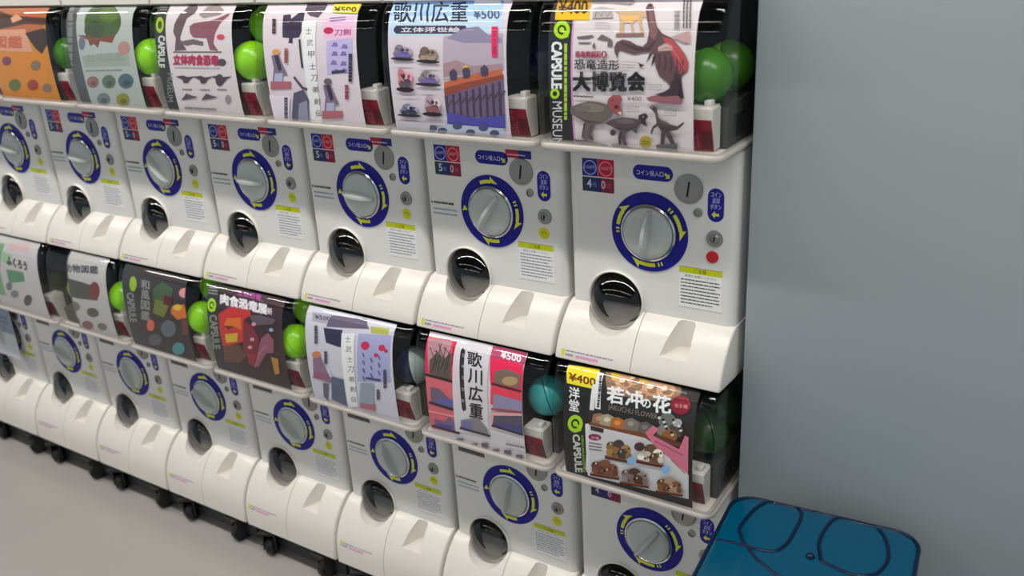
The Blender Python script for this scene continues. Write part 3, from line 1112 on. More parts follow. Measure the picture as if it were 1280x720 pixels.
def card_u2():
    c = Card(0, 2)
    c.raw(-0.1130, 0.142, 0.0960, 0.332, (210, 200, 206))
    c.view(320, 0, 4.48)
    c.poly([(150, 85), (190, 80), (195, 105), (240, 70), (270, 70), (262, 160), (240, 210), (205, 215), (205, 245), (180, 240), (185, 215), (148, 210)], (72, 60, 84))
    c.poly([(275, -10), (395, -10), (380, 60), (345, 100), (300, 90), (270, 60)], (100, 86, 100))
    c.poly([(370, 110), (550, 90), (552, 215), (380, 220)], (222, 184, 206))
    c.ell(405, 172, 28, 19, (190, 52, 92))
    c.rule((410, 100), (500, 92), (412, 130), 2, (120, 112, 160), h=0.5, seed=31)
    c.text('刀剣', (440, 165), (530, 160), (440, 200), (178, 112, 150), bold=0.04)
    c.poly([(395, 228), (540, 212), (545, 400), (400, 420)], (186, 178, 210))
    for (x, y) in ((440, 250), (495, 260), (440, 300), (490, 300), (435, 350), (490, 355), (450, 400), (495, 396)):
        c.poly([(x - 18, y + 12), (x - 6, y - 14), (x + 14, y - 10), (x + 20, y + 12)], (132, 122, 176))
    c.line([(425, 405), (500, 398)], 16, (72, 62, 84))
    c.poly([(258, 118), (340, 112), (375, 690), (318, 696), (285, 480)], (232, 226, 226))
    for k, ch in enumerate('士武甲士刀帯剣伝'):
        x, y = 278 + k * 8.2, 155 + k * 66
        c.text(ch, (x, y), (x + 34, y - 1), (x, y + 36), (104, 94, 100))
    c.line([(245, 220), (262, 380)], 10, (70, 60, 80))
    c.line([(215, 430), (262, 490), (290, 500)], 12, (90, 82, 100))
    # figures in costume
    for (x, y, k) in ((115, 290, 0), (405, 455, 1)):
        c.ell(x, y, 22, 17, (206, 160, 96) if k == 0 else (110, 98, 110))
        c.poly([(x - 26, y + 20), (x + 14, y + 14), (x + 44, y + 90), (x + 64, y + 130), (x + 40, y + 130), (x + 30, y + 180), (x - 20, y + 180), (x - 12, y + 90)], (132, 118, 140))
        c.poly([(x - 12, y + 20), (x + 12, y + 18), (x + 34, y + 100), (x + 16, y + 110)], (72, 62, 84))
        c.poly([(x - 30, y + 165), (x + 84, y + 165), (x + 82, y + 205), (x - 30, y + 210)], (176, 112, 122))
        c.poly([(x - 6, y + 120), (x + 40, y + 120), (x + 36, y + 165), (x - 10, y + 165)], (176, 176, 200))
    c.poly([(215, 520), (270, 500), (300, 560), (300, 690), (205, 690)], (100, 98, 120))
    c.poly([(245, 580), (290, 560), (300, 690), (240, 690)], (150, 152, 170))
    c.poly([(60, 530), (195, 540), (190, 690), (80, 680)], (222, 212, 220))
    for (x0, y0, y1, col) in ((90, 105, 235, (70, 60, 72)), (160, 270, 395, (150, 84, 78)), (160, 545, 670, (90, 80, 96)), (500, 475, 628, (150, 70, 100)), (520, 300, 460, (62, 54, 70))):
        c.rule((x0 + 22, y0), (x0 + 22, y1), (x0, y0), 1, col, h=0.9, seed=y0)
    c.poly([(425, -25), (580, -25), (572, 75), (425, 68)], (214, 202, 60))
    c.text('¥500', (440, 38), (562, 38), (440, 66), (96, 84, 20), bold=0.04)
    return c.mesh('display_card')


def strip(c, x0, x1, grey=52):
    c.raw(x0, 0.144, x1, 0.332, (grey, grey, grey + 2))


def card_u3():
    c = Card(0, 3)
    strip(c, -0.118, -0.085, 60)
    c.raw(-0.087, 0.142, 0.090, 0.332, (206, 198, 200))
    c.view(150, 0, 4.8)
    c.ell(237, 150, 24, 48, (160, 184, 44))
    c.ell(237, 150, 12, 24, (70, 84, 34))
    c.text('CAPSULE', (268, 215), (268, 405), (230, 215), (200, 202, 196), bold=0.05)
    c.text('MUSEUM', (320, 440), (320, 610), (285, 440), (150, 150, 146))
    c.rule((236, 20), (280, 20), (236, 70), 3, (130, 130, 128), h=0.5, seed=2)
    c.poly([(325, 145), (350, 95), (410, 30), (440, 20), (462, 50), (445, 80), (400, 110), (380, 160), (360, 230), (400, 300), (330, 305), (335, 230), (318, 190)], (110, 92, 98))
    c.poly([(415, 160), (440, 140), (500, 130), (560, 120), (655, 78), (650, 95), (600, 140), (570, 200), (560, 260), (590, 305), (540, 300), (520, 230), (440, 225), (420, 200)], (142, 96, 108))
    c.poly([(470, 90), (520, 40), (580, 30), (620, 60), (600, 90), (540, 100), (500, 110)], (156, 140, 138))
    c.poly([(350, 250), (440, 235), (500, 250), (500, 275), (440, 265), (400, 275)], (120, 104, 110))
    c.line([(320, 312), (610, 312)], 7, (108, 92, 98))
    c.ell(604, 222, 24, 17, (196, 84, 96))
    c.text('立体肉食恐竜', (322, 328), (590, 332), (322, 388), (178, 52, 100), bold=0.045)
    c.ell(612, 374, 26, 22, (96, 80, 92))
    c.rule((330, 400), (600, 404), (330, 425), 1, (176, 170, 176), h=0.3, seed=7)
    for (x, y, w) in ((335, 448, 120), (440, 450, 120), (545, 448, 130)):
        c.poly([(x, y + 10), (x + w * .4, y + 4), (x + w * .6, y + 14), (x + w, y + 8), (x + w * .75, y + 26), (x + w * .6, y + 50), (x + w * .4, y + 50), (x + w * .35, y + 30)], (88, 72, 84))
        c.rule((x + 40, y + 84), (x + 100, y + 86), (x + 40, y + 92), 1, (130, 120, 128), h=0.9, seed=x)
    c.ell(600, 480, 24, 36, (88, 72, 84))
    for (x, y) in ((370, 590), (490, 590)):
        c.poly([(x, y + 10), (x + 30, y - 30), (x + 60, y - 18), (x + 100, y - 8), (x + 60, y + 2), (x + 20, y + 8)], (106, 92, 100))
    c.ell(650, 595, 17, 26, (156, 146, 152))
    c.rule((390, 640), (580, 650), (390, 660), 1, (140, 132, 138), h=0.6, seed=9)
    return c.mesh('display_card')


def card_u4():
    c = Card(0, 4)
    strip(c, -0.116, -0.072, 92)
    c.raw(-0.082, 0.142, 0.095, 0.332, (172, 178, 174))
    c.view(0, 0, 4)
    c.ell(512, 110, 92, 92, (84, 104, 62), n=26)
    c.ell(540, 75, 44, 40, (100, 122, 68))
    c.ell(470, 150, 50, 46, (74, 90, 60))
    c.poly([(385, 175), (440, 178), (500, 190), (580, 170), (560, 215), (500, 205), (490, 240), (470, 220), (450, 230), (440, 200)], (128, 84, 66))
    c.poly([(410, 280), (640, 255), (650, 330), (420, 335)], (158, 166, 156))
    c.text('盆栽図鑑', (430, 270), (620, 262), (430, 310), (140, 150, 142))
    c.ell(620, 240, 30, 34, (176, 138, 132))
    c.ell(410, 215, 16, 35, (118, 122, 134))
    for (x, y, r, col) in ((465, 410, 30, (150, 112, 108)), (545, 408, 34, (104, 120, 108)), (630, 405, 38, (88, 112, 120)), (518, 495, 32, (120, 132, 136)), (615, 498, 33, (146, 144, 72))):
        c.ell(x, y, r, r * .98, col)
        c.ell(x + 4, y + 8, r * .5, r * .4, tuple(q * .8 for q in col))
    c.rule((430, 350), (640, 345), (430, 365), 1, (140, 146, 142), h=0.4, seed=6)
    c.rule((365, 20), (365, 500), (330, 20), 1, (130, 130, 128), h=0.7, seed=3)
    return c.mesh('display_card')


def card_u5():
    c = Card(0, 5)
    c.raw(-0.125, 0.142, 0.092, 0.332, (196, 138, 52))
    c.view(0, 0, 8)
    c.poly([(-300, 0), (500, 0), (500, 200), (380, 330), (-300, 330)], (176, 112, 70))
    c.poly([(-300, 60), (0, 110), (120, 160), (300, 170), (480, 180), (440, 250), (250, 240), (0, 290), (-300, 260)], (92, 64, 54))
    c.poly([(100, 180), (160, 140), (220, 190), (120, 230)], (206, 160, 134))
    c.poly([(-300, 310), (250, 290), (330, 520), (-300, 500)], (206, 158, 132))
    c.poly([(250, 330), (440, 280), (500, 400), (420, 540), (350, 480)], (70, 52, 44))
    c.poly([(-300, 500), (450, 540), (520, 1000), (-300, 1000)], (206, 138, 42))
    c.text('図鑑', (-60, 360), (220, 360), (-60, 480), (190, 110, 80), bold=0.03)
    for (x, y, r, col) in ((70, 610, 46, (132, 72, 96)), (360, 655, 52, (140, 118, 96)), (150, 850, 60, (110, 116, 50)), (330, 850, 55, (160, 70, 44)), (-60, 700, 60, (150, 90, 60)), (470, 880, 45, (140, 120, 110))):
        c.ell(x, y, r, r, col)
    return c.mesh('display_card')


def card_plain(tier, col, bg, blobs, title, tcol):
    c = Card(tier, col)
    c.raw(-0.11, 0.144, 0.095, 0.332, bg)
    c.tf = lambda x, z: (x, z)
    for (x, z, rx, rz, q) in blobs:
        c.ell(x, z, rx, rz, q)
    c.text(title, (-0.085, 0.315), (0.07, 0.315), (-0.085, 0.280), tcol, bold=0.03)
    return c.mesh('display_card')


def card_l0():
    c = Card(1, 0)
    c.raw(-0.113, 0.144, -0.066, 0.333, (34, 33, 36))
    c.raw(-0.068, 0.144, 0.106, 0.333, (52, 46, 48))
    c.view(700, 450, 4)
    c.poly([(36, 25), (196, 50), (184, 150), (34, 116)], (232, 206, 32))
    c.text('¥400', (46, 62), (178, 92), (44, 102), (120, 66, 26), bold=0.03)
    c.text('洋\n堂', (46, 132), (98, 142), (44, 250), (222, 224, 222), bold=0.02)
    q_mark(c, 77, 318, 38, 44)
    c.text('CAPSULE', (98, 372), (112, 560), (64, 372), (196, 198, 192), bold=0.05)
    c.rule((118, 376), (128, 560), (104, 376), 1, (120, 150, 40), h=0.8, seed=9)
    # yellow and flesh coloured flowers on top
    c.poly([(225, 60), (430, 80), (600, 120), (600, 190), (520, 210), (240, 170)], (150, 122, 96))
    c.poly([(250, 62), (600, 112), (560, 140), (260, 100)], (208, 178, 66))
    for (x, y, r) in ((320, 110, 44), (370, 96, 36), (300, 150, 36), (460, 140, 50), (530, 150, 46), (410, 170, 30)):
        c.ell(x, y, r, r * .8, (196, 160, 132))
        c.ell(x + 6, y + 6, r * .55, r * .4, (150, 112, 86))
        c.ell(x - 8, y - 8, r * .35, r * .25, (222, 198, 176))
    c.poly([(165, 118), (182, 122), (172, 250), (150, 248)], (214, 214, 214))
    c.poly([(190, 60), (220, 66), (205, 246), (176, 240)], (214, 214, 214))
    c.rule((212, 76), (198, 236), (192, 74), 1, (70, 66, 70), h=0.6, seed=10)
    for ch, x, y, s in (('若', 238, 128, 82), ('冲', 330, 146, 84), ('の', 412, 190, 44), ('花', 468, 168, 88)):
        c.text(ch, (x, y), (x + s, y + s * .14), (x, y + s), (232, 226, 220), bold=0.03)
    c.text('JAKUCHU FLOWER', (244, 216), (490, 268), (242, 250), (150, 136, 124))
    c.ell(606, 222, 50, 48, (140, 26, 50))
    c.text('全五種', (574, 212), (640, 222), (574, 232), (220, 150, 160))
    # row of figures on a brown shelf
    for (x, y, col) in ((170, 275, (150, 120, 96)), (210, 280, (168, 160, 140)), (262, 296, (176, 116, 62)), (330, 300, (132, 124, 116)), (400, 318, (110, 104, 100))):
        c.poly([(x - 10, y + 40), (x, y - 8), (x + 34, y - 14), (x + 70, y + 6), (x + 66, y + 56), (x + 20, y + 50)], col)
        c.ell(x + 28, y + 14, 16, 12, tuple(min(255, q * 1.25) for q in col))
    c.poly([(152, 306), (300, 340), (400, 354), (480, 384), (470, 404), (300, 372), (150, 330)], (128, 80, 50))
    # big plant pot at right
    for (x, y, r, col) in ((540, 300, 44, (120, 122, 118)), (580, 350, 42, (92, 84, 78)), (520, 350, 34, (140, 134, 128)), (590, 310, 24, (168, 168, 164)), (550, 378, 40, (150, 104, 56))):
        c.ell(x, y, r, r * .85, col)
    for k in range(14):
        c.ell(500 + (k * 37) % 115, 285 + (k * 53) % 85, 8, 7, ((206, 204, 198), (50, 44, 42))[k % 2])
    c.poly([(480, 362), (620, 412), (614, 436), (474, 388)], (104, 66, 44))
    # pink hand and white lower field
    c.poly([(150, 318), (240, 340), (430, 384), (470, 410), (560, 470), (648, 570), (648, 690), (150, 575), (132, 540)], (202, 200, 202))
    c.poly([(430, 358), (470, 322), (500, 340), (470, 372), (600, 440), (630, 372), (648, 380), (646, 566), (560, 490), (480, 430)], (200, 122, 142))
    c.line([(480, 400), (560, 440), (620, 470)], 5, (150, 84, 104))
    c.line([(560, 490), (630, 560)], 5, (168, 96, 116))
    c.poly([(132, 314), (150, 312), (160, 575), (145, 572)], (214, 212, 214))
    c.poly([(158, 322), (225, 338), (222, 360), (160, 345)], (60, 48, 44))
    c.ell(180, 380, 33, 16, (146, 40, 96), rot=0.1)
    c.text('全5種', (162, 374), (200, 380), (162, 386), (228, 200, 216))
    c.rule((150, 404), (216, 414), (150, 450), 3, (120, 112, 118), h=0.4, seed=3)
    for (x, y, w, h, a, b) in ((232, 380, 135, 120, (150, 116, 70), (76, 68, 66)), (390, 400, 140, 120, (196, 190, 180), (110, 88, 70)), (160, 480, 145, 100, (112, 76, 60), (130, 92, 72)), (310, 520, 145, 100, (126, 118, 116), (92, 66, 54)), (490, 565, 135, 95, (120, 84, 56), (168, 140, 120))):
        for k, (u, v, r) in enumerate(((.22, .38, .26), (.5, .34, .30), (.76, .52, .26), (.36, .62, .28), (.64, .70, .28), (.16, .62, .18), (.86, .76, .16))):
            q = (a, b, tuple(z * 1.15 for z in a))[k % 3]
            c.ell(x + w * u, y + h * v, w * r * .72, h * r * .8, q, rot=.2 * k)
        for k in range(16):
            u, v = (k * .377 + .1) % 1, (k * .613 + .2) % 1
            c.ell(x + w * (.12 + .76 * u), y + h * (.18 + .5 * v + .16 * u), 4 + k % 4, 3 + k % 3, ((198, 186, 172), (58, 44, 40), (150, 112, 90), (92, 78, 72))[k % 4], rot=.4 * k)
        c.poly([(x, y + h * .74), (x + w, y + h * .97), (x + w, y + h * 1.10), (x, y + h * .88)], (92, 56, 42))
        c.line([(x, y + h * .75), (x + w, y + h * .98)], 4, (150, 104, 78))
    c.ell(368, 490, 20, 20, (134, 172, 206))
    c.ell(538, 534, 20, 20, (134, 172, 206))
    c.ell(410, 420, 26, 22, (84, 62, 66))
    return c.mesh('display_card')


def card_l1():
    c = Card(1, 1)
    c.raw(-0.1095, 0.1375, 0.0905, 0.3325, (206, 200, 204))
    c.view(520, 410, 4.235)
    c.poly([(40, 40), (225, 70), (210, 560), (75, 530), (50, 300)], (206, 112, 122))
    c.poly([(36, 36), (70, 42), (68, 240), (40, 230)], (232, 38, 92))
    c.poly([(190, 65), (222, 70), (214, 290), (188, 280)], (226, 44, 96))
    c.poly([(68, 52), (192, 72), (188, 270), (70, 240)], (180, 142, 148))
    c.poly([(72, 170), (110, 130), (150, 160), (190, 130), (188, 278), (70, 240)], (104, 94, 84))
    for k in range(9):
        x = 80 + k * 12
        c.line([(x, 240 - (k % 3) * 20), (x + 14, 190 - (k % 4) * 18), (x + 30 - (k % 2) * 50, 120 - (k % 3) * 18)], 4, (72, 60, 58))
    c.line([(48, 244), (214, 288)], 14, (56, 36, 44))
    c.poly([(78, 310), (120, 320), (205, 400), (200, 428), (80, 395)], (118, 104, 126))
    c.poly([(120, 372), (205, 380), (205, 425), (110, 410)], (104, 104, 160))
    c.line([(70, 392), (220, 438)], 14, (70, 46, 60))
    c.poly([(100, 480), (150, 495), (175, 470), (225, 510), (215, 555), (95, 525)], (128, 108, 138))
    c.poly([(110, 500), (200, 520), (190, 545), (105, 525)], (92, 86, 150))
    c.line([(85, 515), (232, 558)], 12, (62, 46, 62))
    c.poly([(50, 440), (240, 480), (240, 470), (52, 430)], (222, 150, 150))
    # white title band
    c.poly([(222, 48), (406, 92), (392, 580), (210, 545)], (206, 202, 206))
    c.poly([(238, 118), (250, 104), (262, 120), (268, 432), (252, 440), (245, 425)], (52, 48, 56))
    for k, ch in enumerate('立体浮世絵'):
        c.text(ch, (243, 132 + k * 60), (258, 135 + k * 60), (243, 150 + k * 60), (190, 186, 190))
    for k, ch in enumerate('歌川広重'):
        c.text(ch, (274 + k * 4, 120 + k * 90), (350 + k * 2, 136 + k * 90), (274 + k * 4, 196 + k * 90), (40, 34, 40), bold=0.015)
    c.poly([(240, 485), (330, 470), (380, 530), (388, 570), (240, 530)], (140, 134, 138))
    c.poly([(250, 490), (300, 490), (300, 540), (250, 525)], (120, 120, 168))
    c.line([(235, 526), (395, 570)], 12, (66, 58, 68))
    # right red column
    c.poly([(405, 92), (575, 125), (578, 350), (398, 300)], (226, 42, 96))
    c.poly([(405, 92), (590, 130), (585, 190), (402, 155)], (176, 80, 116))
    c.text('¥500', (455, 118), (560, 142), (452, 156), (224, 214, 218), bold=0.03)
    c.poly([(400, 295), (578, 345), (584, 440), (398, 400)], (214, 76, 98))
    c.poly([(420, 228), (480, 212), (555, 245), (552, 320), (415, 288)], (130, 112, 100))
    c.ell(500, 278, 42, 24, (178, 150, 116))
    c.line([(404, 292), (560, 334)], 12, (92, 34, 50))
    c.poly([(415, 345), (570, 385), (572, 440), (412, 425)], (148, 142, 170))
    c.line([(402, 425), (580, 446)], 12, (160, 84, 90))
    c.poly([(398, 440), (584, 450), (586, 570), (400, 520)], (214, 168, 168))
    c.poly([(415, 460), (575, 462), (578, 560), (410, 515)], (96, 92, 108))
    c.poly([(410, 495), (578, 520), (578, 562), (410, 518)], (84, 82, 134))
    c.line([(405, 512), (582, 566)], 11, (66, 52, 62))
    for (x, y) in ((235, 598), (310, 625), (368, 622), (425, 655), (488, 660), (550, 685)):
        c.rect(x - 18, y - 16, x + 18, y + 18, (116, 110, 116))
    c.rule((60, 565), (230, 600), (60, 600), 2, (176, 168, 174), h=0.3, seed=2)
    c.rule((480, 605), (580, 625), (480, 625), 1, (140, 130, 138), h=0.5, seed=4)
    return c.mesh('display_card')


def card_l2():
    c = Card(1, 2)
    c.raw(-0.1180, 0.140, 0.0965, 0.331, (198, 196, 206))
    c.view(370, 370, 4.8)
    c.poly([(100, 95), (215, 110), (215, 175), (95, 150)], (170, 166, 178))
    c.text('¥500', (112, 108), (205, 122), (112, 138), (90, 84, 100), bold=0.02)
    c.poly([(215, 115), (420, 140), (440, 200), (180, 185)], (112, 104, 124))
    c.poly([(165, 190), (280, 205), (268, 310), (180, 280)], (58, 56, 84))
    c.poly([(375, 225), (575, 235), (570, 520), (372, 510)], (166, 166, 200))
    c.poly([(450, 180), (560, 195), (555, 235), (448, 222)], (176, 176, 96))
    for (x, y, r) in ((415, 298, 26), (515, 312, 20), (480, 355, 13), (540, 330, 12)):
        c.ell(x, y, r, r, (192, 52, 92))
    for k in range(14):
        x, y = 400 + (k * 47) % 140, 340 + (k * 31) % 140
        c.line([(x, y), (x + 10, y + 26)], 9, (104, 108, 164))
    c.line([(420, 490), (510, 505)], 12, (72, 74, 110))
    c.poly([(275, 222), (355, 225), (375, 660), (318, 672)], (224, 222, 224))
    for k, ch in enumerate('士武士刀帯剣伝'):
        x, y = 296 + k * 6, 240 + k * 60
        c.text(ch, (x, y), (x + 34, y + 3), (x, y + 34), (100, 92, 108))
    c.ell(125, 350, 26, 20, (196, 130, 100))
    c.poly([(105, 370), (150, 365), (175, 420), (215, 470), (210, 520), (110, 490)], (142, 116, 140))
    c.poly([(110, 450), (200, 470), (200, 500), (105, 490)], (150, 100, 122))
    c.line([(190, 430), (225, 500), (205, 620)], 14, (200, 198, 210))
    c.poly([(165, 520), (200, 525), (195, 630), (170, 600)], (110, 104, 120))
    c.poly([(215, 480), (290, 500), (310, 660), (220, 620)], (96, 106, 128))
    c.poly([(390, 520), (470, 520), (470, 670), (385, 660)], (150, 160, 172))
    c.poly([(390, 640), (480, 650), (480, 690), (385, 670)], (176, 112, 128))
    for (x0, y0, y1) in ((110, 175, 285), (170, 330, 430), (485, 560, 680), (525, 440, 550)):
        c.rule((x0 + 20, y0), (x0 + 22, y1), (x0, y0), 1, (76, 70, 92), h=0.9, seed=y0)
    for (x, y) in ((75, 75), (585, 200)):
        pass
    return c.mesh('display_card')


def card_l3():
    c = Card(1, 3)
    strip(c, -0.118, -0.080, 54)
    c.raw(-0.082, 0.142, 0.100, 0.332, (70, 48, 56))
    c.view(240, 340, 5.54)
    c.rule((112, 98), (176, 108), (112, 160), 3, (150, 152, 150), h=0.5, seed=3)
    q_mark(c, 136, 230, 30, 48)
    c.text('CAPSULE', (168, 295), (196, 530), (120, 300), (140, 146, 138), bold=0.04)
    c.text('立体恐竜', (315, 122), (480, 160), (313, 160), (168, 74, 150), bold=0.03)
    c.text('肉食恐竜展', (200, 148), (520, 225), (198, 218), (226, 216, 220), bold=0.05)
    c.text('新', (522, 245), (556, 252), (522, 290), (206, 190, 196), bold=0.03)
    c.poly([(185, 290), (265, 240), (400, 262), (410, 300), (360, 330), (360, 480), (220, 520), (195, 400)], (190, 60, 58))
    c.poly([(240, 320), (340, 315), (345, 400), (300, 380), (240, 400), (225, 360)], (208, 116, 48))
    c.poly([(230, 430), (320, 420), (315, 480), (240, 490)], (200, 170, 56))
    c.poly([(225, 370), (300, 375), (250, 400)], (110, 44, 30))
    c.poly([(400, 300), (480, 300), (580, 330), (560, 360), (430, 370)], (104, 92, 104))
    c.poly([(360, 330), (420, 370), (470, 460), (450, 640), (360, 560)], (130, 46, 62))
    for (x, y) in ((430, 360), (420, 465), (550, 400), (405, 520)):
        c.ell(x, y, 15, 13, (206, 150, 160) if y != 400 else (150, 166, 190))
    c.poly([(480, 460), (530, 420), (570, 470), (570, 560), (520, 560), (460, 660), (445, 640)], (146, 96, 112))
    c.line([(440, 660), (470, 560), (520, 500)], 9, (176, 110, 130))
    c.poly([(220, 510), (330, 500), (380, 580), (330, 630), (230, 620)], (112, 78, 62))
    c.poly([(380, 560), (440, 570), (440, 650), (400, 640)], (150, 54, 66))
    c.poly([(550, 585), (600, 600), (610, 700), (580, 710)], (176, 134, 62))
    return c.mesh('display_card')


def card_l4():
    c = Card(1, 4)
    strip(c, -0.120, -0.062, 62)
    c.raw(-0.070, 0.142, 0.094, 0.332, (66, 60, 62))
    c.view(0, 280, 3.6)
    c.ell(598, 270, 16, 34, (150, 176, 40))
    c.text('CAPSULE', (600, 310), (615, 440), (570, 310), (140, 142, 140), bold=0.04)
    for k, ch in enumerate('和風図鑑'):
        c.text(ch, (634 + k, 250 + k * 46), (672 + k, 256 + k * 46), (634 + k, 290 + k * 46), (146, 146, 146), bold=0.02)
    c.poly([(690, 290), (730, 260), (780, 290), (770, 350), (720, 380), (690, 340)], (76, 100, 66))
    c.poly([(700, 340), (770, 350), (740, 420), (690, 400)], (120, 124, 62))
    c.poly([(740, 320), (780, 330), (770, 370), (735, 360)], (98, 40, 42))
    c.ell(830, 310, 24, 22, (210, 146, 146))
    c.poly([(775, 370), (830, 360), (850, 420), (800, 430), (770, 400)], (196, 120, 52))
    c.ell(800, 375, 20, 14, (214, 176, 70))
    c.ell(680, 455, 17, 26, (206, 112, 92))
    c.ell(760, 470, 34, 38, (104, 112, 124))
    c.ell(805, 560, 28, 28, (84, 146, 146))
    c.ell(700, 520, 30, 26, (98, 96, 104))
    c.poly([(820, 420), (850, 430), (850, 500), (825, 500)], (120, 70, 60))
    return c.mesh('display_card')


def card_l5():
    c = Card(1, 5)
    strip(c, -0.050, -0.040, 120)
    c.raw(-0.045, 0.142, 0.100, 0.333, (182, 180, 178))
    c.view(0, 280, 3.6)
    c.text('動物図鑑', (285, 180), (440, 190), (285, 215), (80, 78, 80), bold=0.03)
    c.poly([(275, 260), (310, 245), (370, 262), (440, 285), (440, 345), (350, 335), (300, 320), (280, 290)], (88, 90, 84))
    c.ell(425, 302, 24, 42, (126, 66, 72))
    for (x, y, r, col) in ((330, 370, 32, (126, 122, 118)), (418, 398, 28, (106, 92, 88)), (335, 435, 26, (110, 112, 104)), (395, 455, 26, (136, 96, 98)), (460, 462, 22, (126, 116, 112)), (295, 330, 14, (110, 106, 110))):
        c.ell(x, y, r, r * .72, col, rot=0.3)
    return c.mesh('display_card')


def card_l6():
    c = Card(1, 6)
    c.raw(-0.110, 0.142, 0.108, 0.333, (188, 184, 184))
    c.view(0, 280, 5.14)
    c.poly([(-200, 60), (30, 130), (0, 300), (40, 460), (-200, 420)], (120, 160, 120))
    c.poly([(40, 290), (150, 310), (160, 370), (60, 380)], (100, 142, 112))
    c.poly([(20, 180), (80, 200), (60, 260), (10, 240)], (150, 180, 146))
    c.text('ふくろう', (40, 205), (170, 245), (45, 260), (44, 42, 44), bold=0.04)
    c.poly([(60, 120), (190, 130), (180, 190), (60, 160)], (196, 172, 172))
    c.ell(180, 490, 26, 36, (84, 86, 88), rot=0.2)
    c.ell(95, 450, 26, 24, (124, 130, 130))
    c.ell(60, 400, 20, 26, (112, 124, 122))
    return c.mesh('display_card')


CARDS = {(0, 0): card_u0, (0, 1): card_u1, (0, 2): card_u2, (0, 3): card_u3, (0, 4): card_u4, (0, 5): card_u5,
         (1, 0): card_l0, (1, 1): card_l1, (1, 2): card_l2, (1, 3): card_l3, (1, 4): card_l4, (1, 5): card_l5, (1, 6): card_l6}

LABELS = {
    (0, 0): 'upper white capsule machine with dinosaur exhibition card and red button',
    (0, 1): 'upper white capsule machine with blue topped bridge picture card priced 500 yen',
    (0, 2): 'upper white capsule machine with pale pink costume figure card and white title band',
    (0, 3): 'upper white capsule machine with brown carnivorous dinosaur card and magenta title',
    (0, 4): 'upper white capsule machine with pale card showing a round green bonsai tree',
    (0, 5): 'upper white capsule machine with an orange card of small round items',
    (0, 6): 'upper white capsule machine left of the orange card one, mostly cut by the frame',
    (0, 7): 'upper white capsule machine at the far left end, beyond the frame edge',
    (1, 0): 'lower white capsule machine with dark flower card, behind the blue bin',
    (1, 1): 'lower white capsule machine with red and white card and vertical black title',
    (1, 2): 'lower white capsule machine with grey and lilac costume figure card',
    (1, 3): 'lower white capsule machine with dark red carnivorous dinosaur card, bright lime capsule at right',
    (1, 4): 'lower white capsule machine with dark card of small colourful figures',
    (1, 5): 'lower white capsule machine with narrow pale card of dark animals',
    (1, 6): 'lower white capsule machine with white card of green brushwork and black writing',
    (1, 7): 'lower white capsule machine with a paper notice taped over its dial',
}
CARD_LABELS = {
    (0, 0): 'white card with dinosaur figures and a black side strip', (0, 1): 'white and blue card with six small models and a bridge picture',
    (0, 2): 'pale pink card with white vertical title band', (0, 3): 'white card with brown dinosaurs and magenta title', (0, 4): 'pale grey card with round green tree',
    (0, 5): 'orange card with brown picture', (1, 0): 'dark card with flowers, white title and a pink hand', (1, 1): 'red and white card with black vertical title',
    (1, 2): 'grey lilac card with white title band', (1, 3): 'dark red dinosaur card with white title', (1, 4): 'dark card with colourful little figures',
    (1, 5): 'pale card with a dark animal', (1, 6): 'white card with green brushwork'}

KNOB_ANGLE = {(0, 0): -8, (0, 1): -35, (0, 2): 86, (0, 3): 88, (0, 4): 40, (0, 5): 84, (0, 6): 80, (0, 7): 20,
              (1, 0): -35, (1, 1): -12, (1, 2): 25, (1, 3): 45, (1, 4): 60, (1, 5): 15, (1, 6): 70, (1, 7): 0}

# ------------------------------------------------------------------ capsules
LIME = mat('lime_plastic', (146, 222, 12), 0.28, noise=0.02)
GREEN = mat('green_plastic', (58, 122, 6), 0.3, noise=0.02)
TEAL = mat('teal_plastic', (70, 178, 178), 0.3, noise=0.02)
NAVYP = mat('navy_plastic', (22, 28, 70), 0.3, noise=0.02)
GREEN_SHADED = mat('shaded_green_plastic', (34, 66, 14), 0.3, noise=0.02)  # green capsules with the shade inside the cover put into their colour
OLIVE = mat('olive_plastic', (128, 140, 40), 0.3, noise=0.02)
FROSTG = mat('frosted_green_plastic', (112, 132, 108), 0.35, noise=0.02)
FROST = mat('frosted_plastic', (176, 190, 186), 0.35, noise=0.02)


def capsule_meshes(R=0.0345):
    def half(sgn, bottom_flat):
        bm = bmesh.new()
        n = 24
        prof = []
        a0 = 14 if bottom_flat else 0
        for k in range(0, 9):
            a = math.radians(90 - (90 - a0) * k / 8)
            prof.append((R * math.sin(a), R * math.cos(a)))
        if sgn > 0:
            prof = [(R * 1.03, 0.0015), (R * 1.03, 0.005), (R * 0.995, 0.007)] + prof[2:]
        else:
            prof = [(R * 0.99, 0.0)] + prof[1:]
        rings = []
        for r, z in prof:
            rings.append([bm.verts.new((r * math.cos(2 * math.pi * k / n), r * math.sin(2 * math.pi * k / n), sgn * z)) for k in range(n)] if r > 1e-5 else [bm.verts.new((0, 0, sgn * z))])
        for a, b in zip(rings, rings[1:]):
            for k in range(n):
                if len(b) == 1:
                    bm.faces.new((a[k], a[(k + 1) % n], b[0]))
                else:
                    bm.faces.new((a[k], a[(k + 1) % n], b[(k + 1) % n], b[k]))
        if len(rings[-1]) > 1:
            bm.faces.new(rings[-1])
        bm.faces.new(rings[0][::-1])
        return bm
    return mesh_from_bm(half(1, True), 'capsule_lid', 40), mesh_from_bm(half(-1, True), 'capsule_cup', 40)


cl, cc = capsule_meshes()
CAPR = 0.0345


